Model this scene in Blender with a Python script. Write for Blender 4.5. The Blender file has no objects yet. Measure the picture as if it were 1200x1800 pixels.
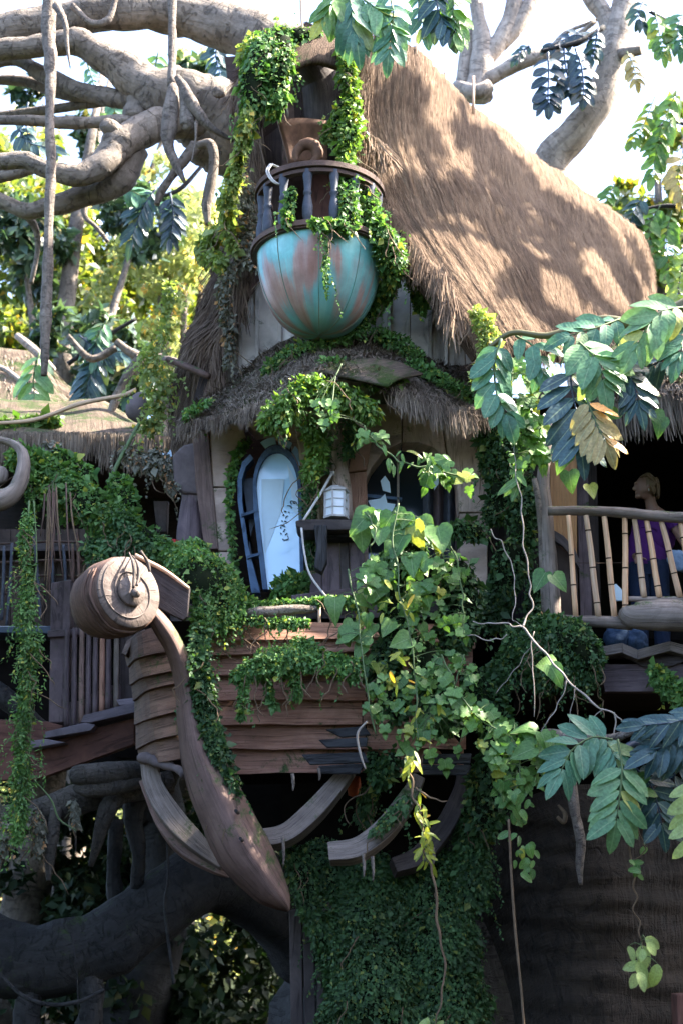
import bpy, math, random
import numpy as np
from mathutils import Vector, Matrix, noise as mnoise

random.seed(7)
RNG = np.random.default_rng(11)
SC = bpy.context.scene
COL = SC.collection
R = math.radians

# ------------------------------------------------------------------ camera
PITCH = R(16.0)
CAMZ = 1.6
FPX = 2500.0                      # focal length in pixels of the 1200x1800 frame
cam_data = bpy.data.cameras.new("camera")
cam = bpy.data.objects.new("camera", cam_data)
COL.objects.link(cam)
cam.location = (0, 0, CAMZ)
cam.rotation_euler = (math.pi / 2 + PITCH, 0, 0)
cam_data.sensor_fit = 'VERTICAL'
cam_data.sensor_height = 36.0
cam_data.lens = 36.0 * FPX / 1800.0
cam_data.clip_end = 600
cam_data.dof.use_dof = True
cam_data.dof.focus_distance = 11.9
cam_data.dof.aperture_fstop = 1.8
SC.camera = cam

# ------------------------------------------------------------------ world, sun, exposure
SUN_EL, SUN_AZ = 48.0, 84.0       # elevation; azimuth clockwise from +Y (view direction) towards +X
w = bpy.data.worlds.new("World")
SC.world = w
w.use_nodes = True
nt = w.node_tree
for n in list(nt.nodes):
    nt.nodes.remove(n)
sky = nt.nodes.new('ShaderNodeTexSky')
sky.sky_type = 'NISHITA'
sky.sun_disc = False
sky.sun_elevation = R(SUN_EL)
sky.sun_rotation = R(SUN_AZ)
sky.air_density = 0.7
sky.dust_density = 2.4
sky.ozone_density = 1.0
bg = nt.nodes.new('ShaderNodeBackground')
bg.inputs['Strength'].default_value = 0.15
wo = nt.nodes.new('ShaderNodeOutputWorld')
nt.links.new(sky.outputs[0], bg.inputs['Color'])
nt.links.new(bg.outputs[0], wo.inputs['Surface'])

sl = bpy.data.lights.new("sun", 'SUN')
sl.energy = 5.0
sl.angle = R(0.6)
sl.color = (1.0, 0.90, 0.76)
sun = bpy.data.objects.new("sun", sl)
COL.objects.link(sun)
az, el = R(SUN_AZ), R(SUN_EL)
SUND = Vector((math.sin(az) * math.cos(el), math.cos(az) * math.cos(el), math.sin(el)))
sun.rotation_euler = SUND.to_track_quat('Z', 'Y').to_euler()

SC.view_settings.view_transform = 'Standard'
SC.view_settings.look = 'None'
SC.view_settings.gamma = 1.0
SC.view_settings.use_curve_mapping = False
SC.view_settings.exposure = 2.95
SC.render.engine = 'CYCLES'
SC.cycles.max_bounces = 5
SC.cycles.diffuse_bounces = 3
SC.cycles.glossy_bounces = 3
SC.cycles.transmission_bounces = 4
SC.cycles.transparent_max_bounces = 4
SC.cycles.use_adaptive_sampling = True
SC.cycles.adaptive_threshold = 0.02
SC.cycles.use_denoising = True

# ------------------------------------------------------------------ helpers
CP, SP = math.cos(PITCH), math.sin(PITCH)

def at(px, py, Y):
    """the point of the place at depth Y that shows at a pixel of the photograph"""
    a, b = (px - 600) / FPX, (900 - py) / FPX
    d = Vector((a, CP - b * SP, SP + b * CP))
    t = Y / d.y
    return Vector((d.x * t, Y, CAMZ + d.z * t))

def mpp(py, Y):
    """metres per pixel at that depth"""
    b = (900 - py) / FPX
    return Y / (CP - b * SP) / FPX

def nz(p, s=1.0, seed=0.0):
    return mnoise.noise(Vector((p[0] * s + seed, p[1] * s - seed * .7, p[2] * s + seed * 1.3)))

def cr(P, t):
    """Catmull-Rom over the first axis of P at parameters t in 0..1"""
    P = np.asarray(P, float)
    n = len(P)
    if n == 1:
        return np.repeat(P, len(t), 0)
    Q = np.concatenate([[2 * P[0] - P[1]], P, [2 * P[-1] - P[-2]]])
    x = np.clip(np.asarray(t, float), 0, 1) * (n - 1)
    i = np.minimum(x.astype(int), n - 2)
    f = (x - i).reshape((-1,) + (1,) * (P.ndim - 1))
    a, b, c, d = Q[i], Q[i + 1], Q[i + 2], Q[i + 3]
    return .5 * ((2 * b) + (c - a) * f + (2 * a - 5 * b + 4 * c - d) * f * f + (3 * b - a - 3 * c + d) * f ** 3)

class MB:
    """collects shapes in world space and links them as ONE mesh object"""
    def __init__(s):
        s.v, s.f, s.uv = [], [], []
    def add(s, vs, fs, uvs):
        o = len(s.v)
        s.v += [tuple(p) for p in vs]
        s.f += [tuple(i + o for i in f) for f in fs]
        s.uv += uvs
    def prism(s, pts, ext, grain=None):
        """outline pts (front) extruded by the vector ext"""
        n = len(pts)
        pts = [Vector(p) for p in pts]
        ext = Vector(ext)
        vs = pts + [p + ext for p in pts]
        nrm = Vector((0, 0, 0))
        for i in range(n):
            nrm += (pts[i] - pts[0]).cross(pts[(i + 1) % n] - pts[0])
        front, back = tuple(range(n)), tuple(range(2 * n - 1, n - 1, -1))
        if nrm.dot(ext) > 0:
            fs = [front[::-1], back[::-1]] + [(i, (i + 1) % n, n + (i + 1) % n, n + i) for i in range(n)]
        else:
            fs = [front, back] + [((i + 1) % n, i, n + i, n + (i + 1) % n) for i in range(n)]
        if grain is None:
            best = max(((pts[(i + 1) % n] - pts[i]) for i in range(n)), key=lambda e: e.length)
            grain = best.normalized()
        g = Vector(grain).normalized()
        t = g.orthogonal().normalized()
        b = g.cross(t)
        off = random.random() * 7
        s.add(vs, fs, [[(vs[i].dot(g) + off, vs[i].dot(t) + vs[i].dot(b) * .7 + off) for i in f] for f in fs])
        return s
    def beam(s, p0, p1, w, h, up=(0, 0, 1), roll=0):
        p0, p1 = Vector(p0), Vector(p1)
        d = (p1 - p0).normalized()
        x = d.cross(Vector(up))
        if x.length < 1e-4:
            x = d.cross(Vector((0, 1, 0)))
        x.normalize()
        y = x.cross(d)
        if roll:
            m = Matrix.Rotation(roll, 3, d)
            x, y = m @ x, m @ y
        q = [p0 - x * w / 2 - y * h / 2, p0 + x * w / 2 - y * h / 2, p0 + x * w / 2 + y * h / 2, p0 - x * w / 2 + y * h / 2]
        return s.prism(q, p1 - p0, grain=d)
    def tube(s, pts, rad, n=10, res=6, lump=0.0, ls=3.0, flat=1.0, fdir=None, prof=None, cap=True, seed=None):
        """smooth tube through world points with a radius each; prof = list of (angle, factor)"""
        P = np.array([tuple(p) for p in pts], float)
        rad = np.array(rad, float) if hasattr(rad, '__len__') else np.full(len(P), rad)
        m = max(2, (len(P) - 1) * res + 1)
        t = np.linspace(0, 1, m)
        C, rr = cr(P, t), cr(rad, t)
        rr = np.maximum(rr, 1e-4)
        T = np.gradient(C, axis=0)
        T /= np.linalg.norm(T, axis=1)[:, None] + 1e-9
        f0 = np.array(fdir if fdir is not None else (0, -1, 0.01), float)
        if abs(T[0] @ f0) / np.linalg.norm(f0) > .95:
            f0 = np.array((1.0, 0, 0.1))
        N = np.zeros_like(C)
        v = f0 - T[0] * (f0 @ T[0]); v /= np.linalg.norm(v)
        N[0] = v
        for i in range(1, m):
            v = (f0 if fdir is not None else N[i - 1])
            v = v - T[i] * (v @ T[i])
            l = np.linalg.norm(v)
            v = v / l if l > 1e-3 else N[i - 1]
            N[i] = v
        B = np.cross(T, N)
        if prof is None:
            prof = [(2 * math.pi * k / n, 1.0) for k in range(n)]
        n = len(prof)
        ca = np.array([math.cos(a) * f for a, f in prof]); sa = np.array([math.sin(a) * f for a, f in prof])
        V = C[:, None, :] + rr[:, None, None] * (N[:, None, :] * (ca * flat)[None, :, None] + B[:, None, :] * sa[None, :, None])
        if lump:
            sd = random.random() * 50 if seed is None else seed
            for i in range(m):
                for k in range(n):
                    q = V[i, k]
                    e = 1 + lump * (nz(q, ls, sd) + .5 * nz(q, ls * 2.7, sd))
                    V[i, k] = C[i] + (q - C[i]) * e
        L = np.concatenate([[0], np.cumsum(np.linalg.norm(np.diff(C, axis=0), axis=1))])
        ro = random.random() * 9
        vs = V.reshape(-1, 3)
        fs, uvs = [], []
        per = 2 * math.pi * float(rad.mean())
        for i in range(m - 1):
            for k in range(n):
                k2 = (k + 1) % n
                fs.append((i * n + k, (i + 1) * n + k, (i + 1) * n + k2, i * n + k2))
                u0, u1, a0, a1 = L[i] + ro, L[i + 1] + ro, per * k / n + ro, per * (k + 1) / n + ro
                uvs.append([(u0, a0), (u1, a0), (u1, a1), (u0, a1)])
        if cap:
            fs.append(tuple(range(n))); uvs.append([(ca[k] * rr[0] + ro, sa[k] * rr[0]) for k in range(n)])
            e = (m - 1) * n
            fs.append(tuple(e + k for k in range(n - 1, -1, -1))); uvs.append([(ca[k] * rr[-1] + ro, sa[k] * rr[-1]) for k in range(n - 1, -1, -1)])
        s.add(vs, fs, uvs)
        return s
    def grid(s, V, uscale=1.0, closed_u=False, swap=False):
        """V[m][n] world points -> sheet; uv v runs along the second axis in metres"""
        V = np.asarray(V, float)
        m, n = V.shape[:2]
        du = np.concatenate([[0], np.cumsum(np.linalg.norm(np.diff(V[:, n // 2], axis=0), axis=1))])
        dv = np.concatenate([[0], np.cumsum(np.linalg.norm(np.diff(V[m // 2], axis=0), axis=1))])
        fs, uvs = [], []
        for i in range(m - 1 if not closed_u else m):
            i2 = (i + 1) % m
            ua, ub = du[i], (du[i2] if i2 else du[-1] + (du[1] - du[0]))
            for k in range(n - 1):
                fs.append((i * n + k, i * n + k + 1, i2 * n + k + 1, i2 * n + k))
                q = [(dv[k], ua), (dv[k + 1], ua), (dv[k + 1], ub), (dv[k], ub)]
                uvs.append([(b, a) for a, b in q] if swap else q)
        s.add(V.reshape(-1, 3), fs, uvs)
        return s
    def lathe(s, prof, c, axis=(0, 0, 1), n=32, lump=0, x0=None, swap=False):
        """prof = list of (radius, height along axis)"""
        a = Vector(axis).normalized()
        x = Vector(x0).normalized() if x0 else a.orthogonal().normalized()
        y = a.cross(x)
        c = Vector(c)
        V = []
        for k in range(n):
            th = 2 * math.pi * k / n
            d = x * math.cos(th) + y * math.sin(th)
            row = []
            for r, h in prof:
                p = c + a * h + d * r
                if lump:
                    p += d * (lump * nz(p, 6.0, 3.3))
                row.append(tuple(p))
            V.append(row)
        return s.grid(V, closed_u=True, swap=swap)
    def build(s, name, mat, parent=None, smooth=False, solid=0.0, bev=0.0, kind=None):
        me = bpy.data.meshes.new(name)
        off = Vector(ORG.get(parent.name, (0, 0, 0))) if parent else Vector((0, 0, 0))
        me.from_pydata([(p[0] - off.x, p[1] - off.y, p[2] - off.z) for p in s.v], [], s.f)
        uvl = me.uv_layers.new(name="UVMap")
        flat = [c for f in s.uv for uv in f for c in uv]
        uvl.data.foreach_set("uv", flat)
        if smooth:
            me.polygons.foreach_set("use_smooth", [True] * len(me.polygons))
        me.update()
        me.materials.append(mat)
        o = bpy.data.objects.new(name, me)
        COL.objects.link(o)
        if parent:
            o.parent = parent
            ORG[o.name] = tuple(off)
        if solid:
            md = o.modifiers.new("thickness", 'SOLIDIFY'); md.thickness = solid; md.offset = -1
        if bev:
            md = o.modifiers.new("worn_edges", 'BEVEL'); md.width = bev; md.segments = 2; md.limit_method = 'ANGLE'
        if kind:
            o['kind'] = kind
        return o

ORG = {}

def tag(o, label=None, cat=None, group=None, kind=None):
    if label: o['label'] = label
    if cat: o['category'] = cat
    if group: o['group'] = group
    if kind: o['kind'] = kind
    return o

def thing(name, label, cat, loc, group=None):
    o = bpy.data.objects.new(name, None)
    COL.objects.link(o)
    o.empty_display_size = .1
    o.location = loc
    ORG[o.name] = tuple(loc)
    return tag(o, label, cat, group)

def fast_mesh(name, V, F, mat, parent=None, attr=None, kind=None):
    """V (N,3), F (M,k)"""
    off = np.array(ORG.get(parent.name, (0, 0, 0))) if parent else np.zeros(3)
    me = bpy.data.meshes.new(name)
    M_, k = F.shape
    me.vertices.add(len(V)); me.vertices.foreach_set("co", (V - off).astype(np.float32).ravel())
    me.loops.add(M_ * k); me.loops.foreach_set("vertex_index", F.astype(np.int32).ravel())
    me.polygons.add(M_)
    me.polygons.foreach_set("loop_start", np.arange(0, M_ * k, k, dtype=np.int32))
    me.update(calc_edges=True)
    if attr is not None:
        a = me.attributes.new("rnd", 'FLOAT', 'FACE')
        a.data.foreach_set("value", attr.astype(np.float32))
    me.materials.append(mat)
    o = bpy.data.objects.new(name, me)
    COL.objects.link(o)
    if parent:
        o.parent = parent
        ORG[o.name] = tuple(off)
    if kind: o['kind'] = kind
    return o

# leaf templates: base at the origin, tip at +Y, facing +Z
def tmpl_rhomb(w=.32, h=.06):
    return np.array([(0, 0, 0), (w, .45, h), (0, 1, -.08), (-w, .45, h)]), np.array([(0, 1, 2), (0, 2, 3)])

def tmpl_oval(w=.22, h=.05, droop=.12, n=4):
    ts = [0, .22, .5, .78, 1.0][:n + 1] if n == 4 else list(np.linspace(0, 1, n + 1))
    V, F = [], []
    for t in ts:
        ww = w * math.sin(math.pi * min(1, t * .92 + .06)) ** .8 * (1 if t < 1 else 0.02)
        if t == 0: ww = .02
        z = -droop * t * t
        V += [(-ww, t, z + h * (ww / w)), (0, t, z), (ww, t, z + h * (ww / w))]
    for i in range(len(ts) - 1):
        a = i * 3
        F += [(a, a + 1, a + 4, a + 3), (a + 1, a + 2, a + 5, a + 4)]
    return np.array(V), np.array(F)

def tmpl_blade(w=.03, droop=.0):
    return np.array([(-w, 0, 0), (w, 0, 0), (w * .3, 1, -droop), (-w * .3, 1, -droop)]), np.array([(0, 1, 2, 3)])

def leaf_data(name, kind, mats, curl=0.0, twist=0.0):
    """shared meshes for leaves that are placed one by one"""
    if kind == 'lobed':
        out = [(0, .02), (.16, -.10), (.36, -.06), (.42, .12), (.30, .22), (.50, .34), (.40, .52), (.22, .50), (.22, .68), (0, 1.0)]
    elif kind == 'heart':
        out = [(0, .02), (.16, -.10), (.34, -.06), (.42, .12), (.42, .30), (.36, .48), (.25, .66), (.12, .84), (0, 1.0)]
    elif kind == 'long':
        out = [(0, 0), (.07, .08), (.14, .22), (.175, .40), (.17, .56), (.13, .74), (.07, .90), (0, 1.0)]
    elif kind == 'broadlong':
        out = [(0, 0), (.10, .08), (.20, .22), (.25, .42), (.235, .60), (.17, .78), (.08, .92), (0, 1.0)]
    elif kind == 'oval':
        out = [(0, 0), (.14, .06), (.27, .22), (.33, .42), (.31, .62), (.22, .82), (.10, .95), (0, 1.0)]
    V, F, UV = [], [], []
    for x, y in out:                                  # mid rib vertices, then right edge, then left edge
        V.append((0, max(0, min(1, y)), -(.10 + curl) * y * y))
    n = len(out)
    for sgn in (1, -1):
        for x, y in out:
            V.append((sgn * x * (1 + .08 * math.sin(9 * y)), y, .24 * x - (.12 + curl) * y * y + .014 * math.sin(11 * y + sgn + 9 * curl) + sgn * x * twist * y))
    for s_ in (0, 1):
        o = n * (1 + s_)
        for i in range(n - 1):
            f = (i, o + i, o + i + 1, i + 1) if s_ == 0 else (i, i + 1, o + i + 1, o + i)
            F.append(f)
    me = bpy.data.meshes.new(name)
    me.from_pydata([tuple(v) for v in V], [], F)
    uvl = me.uv_layers.new(name="UVMap")
    for p in me.polygons:
        p.use_smooth = True
        for li in p.loop_indices:
            v = V[me.loops[li].vertex_index]
            uvl.data[li].uv = (v[0], v[1])
    for m in mats if isinstance(mats, (list, tuple)) else [mats]:
        me.materials.append(m)
    return me

def frames(D, N):
    D = D / (np.linalg.norm(D, axis=1)[:, None] + 1e-9)
    X = np.cross(D, N)
    X /= np.linalg.norm(X, axis=1)[:, None] + 1e-9
    N = np.cross(X, D)
    return X, D, N

def scatter(name, P, D, N, S, tmpl, mat, parent=None, kind=None, attr=None):
    V0, F0 = tmpl
    X, D, N = frames(D, N)
    S = S[:, None, None]
    V = P[:, None, :] + S * (V0[None, :, 0:1] * X[:, None, :] + V0[None, :, 1:2] * D[:, None, :] + V0[None, :, 2:3] * N[:, None, :])
    k = len(V0)
    F = (F0[None] + (np.arange(len(P)) * k)[:, None, None]).reshape(-1, F0.shape[1])
    a = np.repeat(RNG.random(len(P)) if attr is None else attr, len(F0))
    return fast_mesh(name, V.reshape(-1, 3), F, mat, parent, a, kind)

def rdir(n):
    v = RNG.normal(size=(n, 3))
    return v / (np.linalg.norm(v, axis=1)[:, None] + 1e-9)

def polys_to_world(segs):
    out = []
    for s in segs:
        C = np.array([tuple(at(p[0], p[1], p[2])) for p in s])
        r = np.array([p[3] * mpp(p[1], p[2]) for p in s])
        out.append((C, r))
    return out

def blob_points(W, n, shell=.55, lumpy=.5, ysq=.8):
    """random points in the thick polylines W = [(centres, radii)]"""
    wts = np.array([max(np.linalg.norm(np.diff(C, axis=0), axis=1).sum() if len(C) > 1 else 0, r.mean()) * r.mean() for C, r in W])
    cnt = np.maximum(1, (n * wts / wts.sum()).astype(int))
    PP, OO = [], []
    for (C, r), c in zip(W, cnt):
        t = RNG.random(c)
        cc, rr = cr(C, t), cr(r, t)
        d = rdir(c)
        e = shell + (1 - shell) * RNG.random(c) ** .5
        o = d * (rr * e)[:, None]
        o[:, 1] *= ysq
        p = cc + o
        ph = p * 3.1
        l = np.sin(ph[:, 0] * 2.1 + 1.3 * np.sin(ph[:, 2])) * np.sin(ph[:, 2] * 2.7 + ph[:, 1]) 
        p = cc + o * (1 + lumpy * .5 * l)[:, None]
        PP.append(p); OO.append(d)
    return np.concatenate(PP), np.concatenate(OO)

def fuzz(name, label, cat, segs, n, size, mat, core=None, down=.7, tmpl=None, group=None, parent=None, corer=.72, shell=.55, part='foliage', lumpy=.5, ysq=.8, tube_n=8, hang=None):
    W = polys_to_world(segs)
    if parent is None:
        root = thing(name, label, cat, tuple(W[0][0][0]), group)
    else:
        root = parent
    if core is not None:
        m = MB()
        for C, r in W:
            if len(C) == 1:
                C = np.concatenate([C - [[0, 0, r[0] * .6]], C + [[0, 0, r[0] * .6]]]); r = np.array([r[0], r[0]])
            dz = C[-1] - C[0]
            CC = np.concatenate([C[:1] - (C[1] - C[0]) / (np.linalg.norm(C[1] - C[0]) + 1e-6) * r[0] * .5, C, C[-1:] + (C[-1] - C[-2]) / (np.linalg.norm(C[-1] - C[-2]) + 1e-6) * r[-1] * .5])
            rr = np.concatenate([[r[0] * .25], r, [r[-1] * .25]]) * corer
            m.tube(CC, rr, n=tube_n, res=5, lump=.35, ls=2.5)
        m.build('moss_bed', core, root, smooth=True, kind='stuff')
    P, O = blob_points(W, n, shell, lumpy, ysq)
    k = len(P)
    if n > 1500 and parent is None:
        sm = MB()
        A, OA = blob_points(W, int(6 + n ** .5 / 9), .95, lumpy, ysq)
        for a_, oa in zip(A, OA):
            q_ = Vector(a_) + Vector((0, -.03, 0)); pts_ = [q_.copy()]; dx = random.gauss(0, .5)
            for _ in range(random.randint(4, 8)):
                dx = dx * .7 + random.gauss(0, .45)
                q_ = q_ + Vector((dx * .05, random.gauss(-.004, .012), -random.uniform(.02, .07))); pts_.append(q_.copy())
            sm.tube(pts_, [.0045] * (len(pts_) - 1) + [.001], n=4, res=2)
        sm.build('stems', K['twig_brown'], root, kind='stuff')
    D = O * .6 + rdir(k) * .7 + np.array([0, 0, -down])
    S = size * (0.35 + 1.1 * RNG.random(k) ** 1.4)
    if tmpl is None: S = S * np.where(RNG.random(k) < .05, 1.9, 1.0)
    if hang is None: hang = (max(6, n // 260), .28)
    hn, hl_ = hang
    if hn:
        A, OA = blob_points(W, hn, .8, lumpy, ysq)
        hp, hd_ = [], []
        for a_, oa in zip(A, OA):
            L_ = hl_ * (.25 + 1.1 * random.random() ** 1.6)
            q_ = a_.copy(); v_ = np.array([oa[0] * .5, oa[1] * .6 - .2, .1 + oa[2] * .5]); st_ = size * .42
            for _ in range(int(L_ / st_)):
                v_ = v_ * .86 + np.array([random.gauss(0, .12), random.gauss(0, .08), -.22]); v_ /= np.linalg.norm(v_) + 1e-6
                q_ = q_ + v_ * st_
                hp.append(q_ + RNG.normal(size=3) * size * .15); hd_.append(v_ + RNG.normal(size=3) * .8)
        if hp:
            P = np.concatenate([P, np.array(hp)]); D = np.concatenate([D, np.array(hd_)])
            O = np.concatenate([O, np.tile([0, -1.0, .4], (len(hp), 1)) + RNG.normal(size=(len(hp), 3)) * .4])
            S = np.concatenate([S, size * (.4 + .7 * RNG.random(len(hp)))]); k = len(P)
    o = scatter(part, P, D, O + rdir(k) * .5, S, tmpl or tmpl_rhomb(), mat, root, kind='stuff')
    return root

def surf(grid_px, nu, nv, f=None):
    """grid_px[u][v] = (px,py,Y) -> smooth sheet of world points (nu x nv)"""
    G = np.array([[tuple(at(*q)) for q in row] for row in grid_px])
    A = cr(G, np.linspace(0, 1, nu))
    B = np.swapaxes(cr(np.swapaxes(A, 0, 1), np.linspace(0, 1, nv)), 0, 1)
    return B

def samp(G, u, v):
    """bilinear sample of sheet G at arrays u, v; returns point, d/dv direction, normal"""
    m, n = G.shape[:2]
    x, y = u * (m - 1), v * (n - 1)
    i, j = np.minimum(x.astype(int), m - 2), np.minimum(y.astype(int), n - 2)
    a, b = (x - i)[:, None], (y - j)[:, None]
    p = (G[i, j] * (1 - a) + G[i + 1, j] * a) * (1 - b) + (G[i, j + 1] * (1 - a) + G[i + 1, j + 1] * a) * b
    dv = (G[i, j + 1] - G[i, j]) * (1 - a) + (G[i + 1, j + 1] - G[i + 1, j]) * a
    du = (G[i + 1, j] - G[i, j])
    N = np.cross(du, dv)
    dv = dv / (np.linalg.norm(dv, axis=1)[:, None] + 1e-9)
    N /= np.linalg.norm(N, axis=1)[:, None] + 1e-9
    return p, dv, N

def thatch_strands(G, n, ln, wd, mat, parent, name='straw', lift=.05, up=1, jit=.25, vr=(0, 1), fringe=0, fl=.2):
    u, v = RNG.random(n), vr[0] + (vr[1] - vr[0]) * RNG.random(n)
    p, dv, N = samp(G, u, v)
    sgn = up
    N = N * sgn
    p = p + N * (.005 + .02 * RNG.random(n))[:, None]
    clump = np.sin(u * 90 + 3 * np.sin(v * 7))
    D = dv + N * (lift * (.3 + RNG.random(n)))[:, None] + rdir(n) * jit + 0
    S = ln * (.4 + .9 * RNG.random(n))
    N2 = N + rdir(n) * .3
    if fringe:
        u2 = RNG.random(fringe)
        cl = .65 + .35 * np.sin(u2 * 61 + 2 * np.sin(u2 * 17)) 
        p2, dv2, N3 = samp(G, u2, np.full(fringe, .985))
        p2 = p2 + (rdir(fringe) * .04) - N3 * sgn * (.06 * RNG.random(fringe))[:, None]
        D2 = dv2 * .45 + np.array([0, 0, -1.0]) + rdir(fringe) * .16
        S2 = fl * cl * (.35 + .9 * RNG.random(fringe))
        p = np.concatenate([p, p2]); D = np.concatenate([D, D2]); S = np.concatenate([S, S2]); N2 = np.concatenate([N2, np.array([[0, -1.0, .1]]) + rdir(fringe) * .5])
    w = wd / ln
    return scatter(name, p, D, N2, S, tmpl_blade(w, .04), mat, parent, kind='stuff')

def P2(px, py, Y, r):
    return at(px, py, Y), r * mpp(py, Y)

def pxtube(mb, pts, kink=0, **kw):
    """pts = (px,py,Y,rpx)"""
    if kink:
        q = [pts[0]]
        for a_, b_ in zip(pts[:-1], pts[1:]):
            for f_ in (.33, .67):
                q.append((a_[0] + (b_[0] - a_[0]) * f_ + random.gauss(0, kink), a_[1] + (b_[1] - a_[1]) * f_ + random.gauss(0, kink), a_[2] + (b_[2] - a_[2]) * f_, (a_[3] + (b_[3] - a_[3]) * f_) * random.uniform(.8, 1.15)))
            q.append(b_)
        pts = q
    a = [P2(*p) for p in pts]
    return mb.tube([x[0] for x in a], [x[1] for x in a], **kw)

# ------------------------------------------------------------------ materials
class NT:
    def __init__(s, name):
        s.m = bpy.data.materials.new(name); s.m.use_nodes = True
        s.t = s.m.node_tree
        for n in list(s.t.nodes): s.t.nodes.remove(n)
        s.out = s.n('OutputMaterial')
    def n(s, ty, **kw):
        x = s.t.nodes.new('ShaderNode' + ty)
        for k, v in kw.items():
            if k in x.inputs: x.inputs[k].default_value = v
            else: setattr(x, k, v)
        return x
    def l(s, a, b): s.t.links.new(a, b)
    def uv(s, sc, co='UV'):
        tc = s.n('TexCoord'); mp = s.n('Mapping'); mp.inputs['Scale'].default_value = sc
        s.l(tc.outputs[co], mp.inputs['Vector']); return mp.outputs[0]
    def noise(s, vec, scale=1, detail=6, dist=0, rough=.6):
        x = s.n('TexNoise'); x.inputs['Scale'].default_value = scale; x.inputs['Detail'].default_value = detail
        x.inputs['Distortion'].default_value = dist; x.inputs['Roughness'].default_value = rough
        s.l(vec, x.inputs['Vector']); return x.outputs[0]
    def ramp(s, fac, stops):
        x = s.n('ValToRGB'); e = x.color_ramp.elements
        while len(e) < len(stops): e.new(.5)
        for el_, (p, c) in zip(e, stops):
            el_.position = p; el_.color = (*c, 1) if len(c) == 3 else c
        s.l(fac, x.inputs[0]); return x.outputs[0]
    def mix(s, fac, a, b, mode='MIX'):
        x = s.n('Mix'); x.data_type = 'RGBA'; x.blend_type = mode
        for sock, v in ((x.inputs[0], fac), (x.inputs[6], a), (x.inputs[7], b)):
            if isinstance(v, (int, float)): sock.default_value = v
            elif isinstance(v, tuple): sock.default_value = (*v, 1) if len(v) == 3 else v
            else: s.l(v, sock)
        return x.outputs[2]
    def math(s, op, a, b=0.0, clamp=False):
        x = s.n('Math'); x.operation = op; x.use_clamp = clamp
        for sock, v in ((x.inputs[0], a), (x.inputs[1], b)):
            if isinstance(v, (int, float)): sock.default_value = v
            else: s.l(v, sock)
        return x.outputs[0]
    def objrand(s):
        return s.n('ObjectInfo').outputs['Random']
    def bump(s, h, st=.3, d=.02, nrm=None):
        x = s.n('Bump'); x.inputs['Strength'].default_value = st; x.inputs['Distance'].default_value = d
        s.l(h, x.inputs['Height'])
        if nrm is not None: s.l(nrm, x.inputs['Normal'])
        return x.outputs[0]
    def princ(s, col, rough=.8, nrm=None, spec=.3, **kw):
        p = s.n('BsdfPrincipled')
        if isinstance(col, tuple): p.inputs['Base Color'].default_value = (*col, 1)
        else: s.l(col, p.inputs['Base Color'])
        if isinstance(rough, (int, float)): p.inputs['Roughness'].default_value = rough
        else: s.l(rough, p.inputs['Roughness'])
        p.inputs['Specular IOR Level'].default_value = spec
        if nrm is not None: s.l(nrm, p.inputs['Normal'])
        for k, v in kw.items(): p.inputs[k.replace('_', ' ')].default_value = v
        s.l(p.outputs[0], s.out.inputs[0]); return p

def wood(name, c1, c2, su=1.3, sv=22, bump=.5, rough=.75, moss=0.0, stain=.55, var=.35, char=0.0, grey=0.0):
    t = NT(name)
    v = t.uv((su, sv, 1))
    n1 = t.noise(v, 1.6, 8, .6, .7)
    col = t.ramp(n1, [(.30, c1), (.70, c2)])
    v2 = t.uv((1, 1, 1), 'Object')
    n2 = t.noise(v2, 3.0, 6, .8, .65)
    col = t.mix(1.0, col, t.ramp(n2, [(.25, (1 - stain,) * 3), (.65, (1.08,) * 3)]), 'MULTIPLY')
    vr = t.ramp(t.objrand(), [(0, (1 - var,) * 3), (1, (1 + var * .6,) * 3)])
    col = t.mix(1.0, col, vr, 'MULTIPLY')
    crk = t.noise(t.uv((su * .8, sv * 2.2, 1)), 2.2, 5, 1.2, .55)
    crk = t.ramp(crk, [(.36, (0, 0, 0)), (.44, (1, 1, 1))])
    col = t.mix(t.math('MULTIPLY', t.math('SUBTRACT', 1.0, crk), .6), col, tuple(x * .3 for x in c1))
    if grey:
        ng = t.noise(v2, 1.7, 4, .5, .6)
        col = t.mix(t.math('MULTIPLY', t.ramp(ng, [(.45, (0, 0, 0)), (.65, (1, 1, 1))]), grey), col, (.22, .21, .21))
    if char:
        nc = t.noise(v2, 2.3, 5, .4, .6)
        col = t.mix(t.math('MULTIPLY', t.ramp(nc, [(.50, (0, 0, 0)), (.60, (1, 1, 1))]), char), col, (.025, .022, .022))
    if moss:
        nm = t.noise(v2, 4.5, 9, .3, .8)
        geo = t.n('NewGeometry'); sx = t.n('SeparateXYZ'); t.l(geo.outputs['Normal'], sx.inputs[0])
        f = t.math('ADD', nm, t.math('MULTIPLY', sx.outputs[2], .12))
        f = t.ramp(f, [(.62 - moss * .25, (0, 0, 0)), (.70 - moss * .2, (1, 1, 1))])
        fine = t.noise(v2, 60, 3)
        col = t.mix(f, col, t.ramp(fine, [(.3, (.015, .03, .008)), (.7, (.06, .10, .025))]))
    h = t.math('ADD', n1, t.math('MULTIPLY', crk, .6))
    t.princ(col, rough, t.bump(h, bump, .015))
    return t.m

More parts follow.
